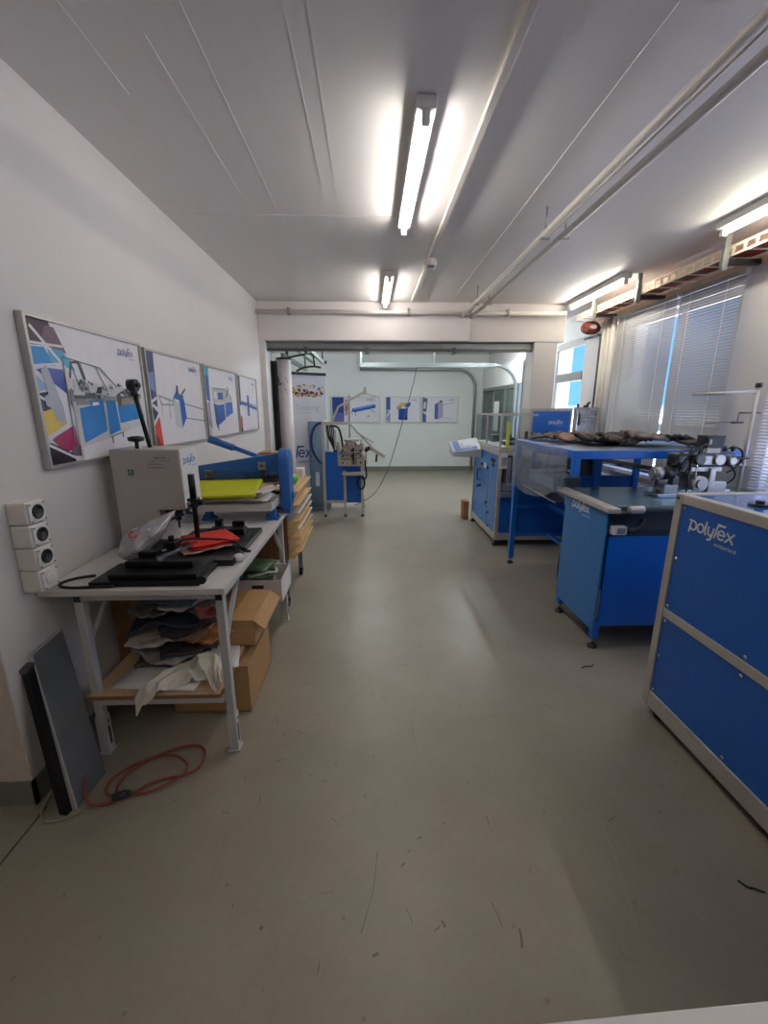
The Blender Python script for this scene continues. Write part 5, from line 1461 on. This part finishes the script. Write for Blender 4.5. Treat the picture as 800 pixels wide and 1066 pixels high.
# ------------------------------------------------------------------ plastic-wrapped blue frame table
Cc = thing('frame_table', 'blue steel frame table partly wrapped in clear plastic, behind the belt table', 'table', (2.1, 3.7, 0))
CX0, CX1, CYn, CYf = 1.46, 2.74, 2.96, 4.20
tb = MB()
tb.box(CX0, CX0 + .05, CYn, CYf, 1.245, 1.305).box(CX1 - .05, CX1, CYn, CYf, 1.245, 1.305)
tb.box(CX0 + .05, CX1 - .05, CYn, CYn + .05, 1.245, 1.305).box(CX0 + .05, CX1 - .05, CYf - .05, CYf, 1.245, 1.305)
tb.build('top_frame', M_BLUE, Cc, bevel=.003)
MB().box(CX0 + .05, CX1 - .05, CYn + .05, CYf - .05, 1.285, 1.30).build('top_sheet', mat('grey_blue_top', '#717a86', .35), Cc)
for (x, y) in ((CX0 + .025, CYf - .025), (1.86, 3.36), (CX1 - .025, CYf - .025), (CX1 - .025, 3.36)):
    zt = 1.245
    lg = MB().box(x - .025, x + .025, y - .025, y + .025, .06, zt).build('leg', M_BLUE, Cc, bevel=.003)
    MB().cyl((x, y, .018), (x, y, .065), .009, n=8).build('threaded_rod', M_STEEL, lg)
    MB().lathe([(.03, 0), (.034, .008), (.026, .018), (0, .02)], (x, y, 0), 16).build('levelling_foot', M_RUBBER, lg)
MB().box(CX0 + .0, CX0 + .05, CYn - .002, CYn + .045, 1.12, 1.245).build('hanging_bracket', M_BLUE, Cc, bevel=.003)
MB().cyl((CX0 + .025, CYn - .006, 1.14), (CX0 + .025, CYn, 1.14), .007, n=8).build('bolt', M_STEEL, Cc)
rl = MB()
for z in (.30, .60):
    rl.box(CX0 + .05, CX1 - .05, CYf - .045, CYf - .01, z, z + .035)
    rl.box(1.845, 1.875, 3.385, CYf - .045, z, z + .035)
rl.build('rails', M_BLUE, Cc)
MB().box(CX0 + .05, CX1 - .05, CYf - .012, CYf - .006, .335, .93).build('rear_panel', M_BLUE2, Cc)
MB().hexa([(CX0 + .05, 3.30, .845), (1.90, 3.30, .845), (1.90, CYf - .02, .865), (CX0 + .05, CYf - .02, .865), (CX0 + .05, 3.30, .853), (1.90, 3.30, .853), (1.90, CYf - .02, .873), (CX0 + .05, CYf - .02, .873)]).build('chute', M_STEEL, Cc)
ins = MB().box(1.56, 1.80, 3.5, 4.05, .93, 1.02)
for k in range(12):
    ins.box(1.56 + k * .02, 1.57 + k * .02, 3.47, 3.5, .90, 1.02)
ins.build('feeder_block', mat('blue_grey_machine', '#a3b4c8', .4, metal=.3), Cc)
MB().cyl((1.55, 3.6, 1.07), (1.83, 3.6, 1.07), .022, n=14).box(1.56, 1.84, 3.62, 4.0, 1.12, 1.20).build('feeder_roller', M_STEEL, Cc)
MB().beam((1.70, 3.04, 1.235), (2.12, 3.02, 1.16), .03, .03).cyl((2.10, 3.02, 1.165), (2.10, 3.02, 1.08), .008, n=8).build('under_arm', M_DSTEEL, Cc)


def wrap(u, v):
    # clear plastic hung round the left half of the frame
    L = [(1.90, 4.215), (CX0 - .012, 4.215), (CX0 - .012, 3.03)]
    seg = [0.44, 1.185]
    s_ = u * sum(seg)
    i = 0
    while i < 1 and s_ > seg[i]:
        s_ -= seg[i]
        i += 1
    f = min(1, s_ / seg[i])
    x = L[i][0] + (L[i + 1][0] - L[i][0]) * f
    y = L[i][1] + (L[i + 1][1] - L[i][1]) * f
    n_ = noise.noise(Vector((u * 11, v * 5, 7))) * .012 + noise.noise(Vector((u * 30, v * 16, 3))) * .005
    zb = 0.86 + .03 * math.sin(u * 9) + (0.15 * max(0, f - .7) / .3 if i == 1 else 0)
    zz = 1.312 + (zb - 1.312) * v
    k = abs(n_) if True else 0
    if i == 1:
        x -= k
    elif i == 0:
        y += k
    else:
        y -= k
    return Vector((x, y, zz))


tag(MB().grid(wrap, 70, 18, .001).build('plastic_sheet', M_PLASTIC, loc=(1.5, 3.6, .9)), 'crinkled clear plastic sheet wrapped round the blue frame table', 'plastic sheet')

# textiles on the frame table
fz = 1.306
fabs = [('#5c524e', 1.72, 4.02, .32, .24, 0, 'mottled brown fabric at the left far end of the frame table'), ('#7d6456', 1.80, 3.72, .34, .26, .01, 'tan patterned fabric bundle left of the dark folds on the frame table'),
        ('#4a3f3e', 1.98, 3.92, .36, .26, .0, 'brown-black fabric behind the tan bundle on the frame table'), ('#2c282a', 1.92, 3.46, .34, .26, .0, 'dark crumpled fabric at front left of the frame table'),
        ('#4d4441', 2.16, 3.50, .40, .30, .012, 'folded grey-brown fabric at front middle of the frame table'), ('#343033', 2.22, 3.78, .42, .30, .012, 'charcoal fabric behind the folded brown one on the frame table'),
        ('#6a5f5a', 2.20, 3.36, .32, .22, .05, 'lighter folded fabric topmost at front middle of the frame table'), ('#272427', 2.42, 3.46, .38, .28, .02, 'blackish fabric right of the topmost light fold on the frame table'),
        ('#403a39', 2.55, 3.30, .30, .24, .0, 'dark flat fabric toward right end of the frame table')]
for k, (c, x, y, w, d, dz, lab) in enumerate(fabs):
    o = sheet(x, y, fz + .012 + dz, w, d, -20 + k * 17, .04, 200 + k, .018, .08, nu=24, nv=18).build('folded_fabric', mat('textile_' + c[1:], c, .85, var=.4, scale=16, bump=.3, bscale=80), loc=(x, y, fz))
    tag(o, lab, 'fabric', 'textiles on the frame table')

# ------------------------------------------------------------------ cabinet machine with doors, behind the frame table
D = thing('door_machine', 'blue machine with doors, clear guard and slanted control panel beyond the frame table', 'machine', (2.0, 5.35, 0))
DX0, DX1, DY0, DY1, DZ0, DZ1 = 1.47, 2.66, 4.74, 5.92, .07, 1.15
p = .045
fr = MB()
for x in (DX0, DX1 - p):
    for y in (DY0, DY1 - p):
        fr.box(x, x + p, y, y + p, DZ0, DZ1)
    for z, h in ((DZ0, .085), (DZ1 - .075, .075)):
        fr.box(x, x + p, DY0 + p, DY1 - p, z, z + h)
for y in (DY0, DY1 - p):
    for z, h in ((DZ0, .085), (DZ1 - .075, .075)):
        fr.box(DX0 + p, DX1 - p, y, y + p, z, z + h)
fr.box(DX0, DX0 + .03, 5.09, 5.115, .155, 1.075)
fr.build('frame', M_ALUW, D, bevel=.004)
for (x, y) in ((DX0 + .03, DY0 + .03), (DX0 + .03, DY1 - .03), (DX1 - .03, DY0 + .03), (DX1 - .03, DY1 - .03)):
    MB().cyl((x, y, 0), (x, y, .02), .04, n=16).cyl((x, y, .02), (x, y, .075), .016, n=10).build('foot', M_BLACK, D)
MB().box(DX0 + .012, DX0 + .02, 5.60, DY1 - p, .155, 1.075).build('far_panel', M_BLUEL, D)
for nm, y0, y1 in (('door', 5.125, 5.59), ('door', DY0 + p + .005, 5.085)):
    d_ = MB().box(DX0 - .002, DX0 + .012, y0, y1, .16, 1.07).build(nm, M_BLUEL, D, bevel=.003)
    if y0 > 5.1:
        MB().tube([(DX0 - .002, 5.50, .82), (DX0 - .04, 5.50, .82), (DX0 - .04, 5.50, .68), (DX0 - .002, 5.50, .68)], .008, 8).build('handle', M_BLACK, d_)
        for y, z in ((5.47, .61), (5.58, .58), (5.16, .88), (5.16, .44), (5.42, .90)):
            MB().cyl((DX0 - .002, y, z), (DX0 - .02, y, z), .017, n=12).build('knob', M_BLACK, d_)
        MB().box(DX0 - .003, DX0 - .002, 5.24, 5.36, .86, .93).build('label_plate', M_PAPER, d_)
    else:
        for y, z in ((5.04, .34), (5.02, .18)):
            MB().cyl((DX0 - .002, y, z), (DX0 - .018, y, z), .013, n=12).build('knob', M_BLACK, d_)
        for y, z in ((5.0, 1.0), (4.90, 1.0), (4.93, .945)):
            MB().cyl((DX0 - .002, y, z), (DX0 - .016, y, z), .024, n=14).build('air_gauge', M_BLACK, d_)
MB().box(DX0 + p, DX1 - p, DY0 + .02, DY0 + .03, .155, .66).build('front_panel', M_BLUE2, D)
MB().box(DX1 - .02, DX1 - .012, DY0 + p, DY1 - p, .155, 1.075).box(DX0 + p, DX1 - p, DY1 - .02, DY1 - .012, .155, 1.075).build('rear_panels', M_BLUE2, D)
mc = MB().box(DX0 + .05, DX0 + .22, DY0 - .03, DY0 + .10, .67, .75).box(DX0 + .02, DX0 + .16, DY0 - .06, DY0 + .0, .60, .66).box(DX0 + .09, DX0 + .14, DY0 - .01, DY0 + .1, .75, 1.05).box(DX0 + .18, DX0 + .21, DY0 - .01, DY0 + .06, .75, 1.06).box(DX0 + .3, DX1 - .3, DY0, DY0 + .1, .7, .8)
mc.build('feed_mechanism', M_ALU, D, bevel=.005)
MB().box(DX0 + .05, DX1 - .05, DY0 + .12, DY0 + .15, .66, 1.07).build('inner_panel', M_DSTEEL, D)
MB().box(DX0 + .01, DX0 + .09, DY0 - .02, DY0 + .0, .93, 1.10).box(DX0 + .02, DX0 + .08, DY0 - .024, DY0 - .02, .96, 1.06, m=1).build('valve_block', [M_WPLAST, M_ALU], D)
MB().box(DX0 + .01, DX1 - .01, DY0 + .01, DY1 - .01, DZ1, DZ1 + .02).build('top_plate', M_ALU, D)
tm = MB()
for (x, y, w, d_, h) in ((1.60, 5.0, .3, .1, .05), (1.75, 5.3, .5, .08, .07), (2.0, 4.9, .4, .12, .06), (1.62, 5.55, .12, .2, .09), (2.2, 5.2, .2, .2, .06)):
    tm.box(x, x + w, y, y + d_, DZ1 + .02, DZ1 + .02 + h)
tm.cyl((1.55, 4.86, 1.21), (2.5, 4.86, 1.21), .015, n=10).cyl((1.68, 5.05, 1.2), (1.68, 5.05, 1.30), .02, n=10).cyl((1.84, 4.95, 1.2), (1.84, 4.95, 1.34), .02, n=10).cyl((2.08, 4.95, 1.2), (2.08, 4.95, 1.35), .02, n=10)
tm.build('top_mechanism', M_DSTEEL, D, bevel=.004)
gd = MB()
q = .022
for (x, y) in ((DX0 + .01, DY1 - .03), (DX0 + .01, 4.78), (DX0 + .01, 5.36)):
    gd.box(x, x + q, y, y + q, DZ1 + .02, 1.53)
gd.box(DX0 + .01, DX0 + .01 + q, 4.78, DY1 - .01, 1.515, 1.535).box(DX0 + .03, DX1 - .05, DY1 - .03, DY1 - .01, 1.515, 1.535).box(DX0 + .03, 1.9, 4.78, 4.80, 1.515, 1.535)
g_ = gd.build('guard_frame', M_ALUW, D)
MB().box(DX0 + .018, DX0 + .023, 4.80, DY1 - .03, DZ1 + .02, 1.515).box(DX0 + .04, DX1 - .05, DY1 - .022, DY1 - .018, DZ1 + .02, 1.515).build('guard_pane', M_PERSPEX, g_)
MB().box(1.545, 1.575, 4.74, 4.78, DZ1 - .02, 1.45).build('yellow_light_bar', mat('signal_yellow_green', '#c8cc5a', .4), D)
cp_ = MB()
cp_.hexa([(1.09, 5.47, 0.985), (1.46, 5.47, 0.975), (1.46, 5.77, 0.99), (1.09, 5.77, 1.0), (1.085, 5.46, 1.045), (1.46, 5.46, 1.085), (1.46, 5.77, 1.215), (1.085, 5.77, 1.16)])
c_ = cp_.build('control_panel', mat('light_grey_plastic', '#c3c9d2', .4), D, bevel=.006)
pa, pb, pc = Vector((1.085, 5.46, 1.046)), Vector((1.46, 5.46, 1.086)), Vector((1.085, 5.77, 1.161))
pu, pv = (pb - pa).normalized(), (pc - pa).normalized()
MB().prism([(.03, .02), (.33, .02), (.33, .31), (.03, .31)], pa, pu, pv, .003).build('blue_face', ink('#2a5aa8'), c_)
MB().prism([(.11, .07), (.26, .07), (.26, .23), (.11, .23)], pa + pu.cross(pv) * .003, pu, pv, .002).build('screen', mat('grey_screen', '#b9c4cf', .15), c_)
MB().cyl((1.40, 5.62, 1.0), (1.47, 5.62, 1.0), .03, n=10).build('arm', M_ALU, c_)
# hood with the maker's name
hd_ = MB()
hd_.box(1.90, 2.40, 5.02, 5.06, 1.17, 1.60).box(1.90, 2.40, 5.06, 5.32, 1.56, 1.60).box(1.90, 1.93, 5.06, 5.32, 1.17, 1.56)
h_ = hd_.build('hood', M_ALUW, D, bevel=.004)
MB().box(1.93, 2.37, 5.012, 5.02, 1.20, 1.565).build('hood_panel', M_BLUE, h_)
lm = MB()
logo(lm, (2.12, 5.0115, 1.42), (1, 0, 0), Z_, .17, .001, weight=.22)
lm.build('hood_lettering', ink('#dfe3ea'), h_)
h2 = MB().box(2.42, 2.45, 5.0, 5.04, 1.17, 1.61).box(2.68, 2.71, 5.0, 5.04, 1.17, 1.61).box(2.45, 2.68, 5.0, 5.04, 1.58, 1.61).box(2.45, 2.68, 5.0, 5.04, 1.50, 1.515)
h2 = h2.build('side_screen_frame', M_ALUW, D)
MB().box(2.45, 2.68, 5.02, 5.025, 1.19, 1.58).build('side_screen', clear_mat('milky_screen', '#dfe3ea', .08, .1, .35, '#cfd4de'), h2)
MB().cyl((2.44, 4.99, 1.61), (2.44, 4.99, 1.65), .012, n=8).cyl((2.55, 5.02, 1.61), (2.55, 5.02, 1.635), .03, n=10).cyl((2.56, 5.02, 1.635), (2.59, 5.02, 1.67), .014, n=8).cyl((2.47, 4.99, 1.40), (2.47, 4.99, 1.54), .012, n=8).build('black_fittings', M_BLACK, h2)
carton('small brown cardboard box on the floor behind the door machine', 1.375, 1.455, 6.0, 6.16, 0.0, .26, M_CARD2, tape=False, group='cardboard boxes behind the door machine')
tag(MB().tube([(1.62, 3.24, .60), (1.58, 3.26, .40), (1.57, 3.25, .22), (1.62, 3.24, .05), (1.72, 3.28, .01), (1.9, 3.3, .01)], .010, 8, smooth_iter=2).build('floor_cable', M_RUBBER, loc=(1.6, 3.25, 0)), 'black cable drooping to the floor behind the belt table', 'cable')

# ------------------------------------------------------------------ white table by the camera
N_ = thing('white_table', 'white table top whose corner enters the photo at bottom right', 'table', (.75, .1, 0))
MB().hexa([(.20, -.42, .722), (1.30, -.40, .722), (1.30, .436, .722), (.20, .397, .722), (.20, -.42, .75), (1.30, -.40, .75), (1.30, .436, .75), (.20, .397, .75)]).build('tabletop', M_WMETAL, N_, bevel=.003)
for x in (.26, 1.24):
    for y in (-.36, .34):
        MB().box(x - .02, x + .02, y - .02, y + .02, 0, .722).build('leg', M_GREYLEG, N_)
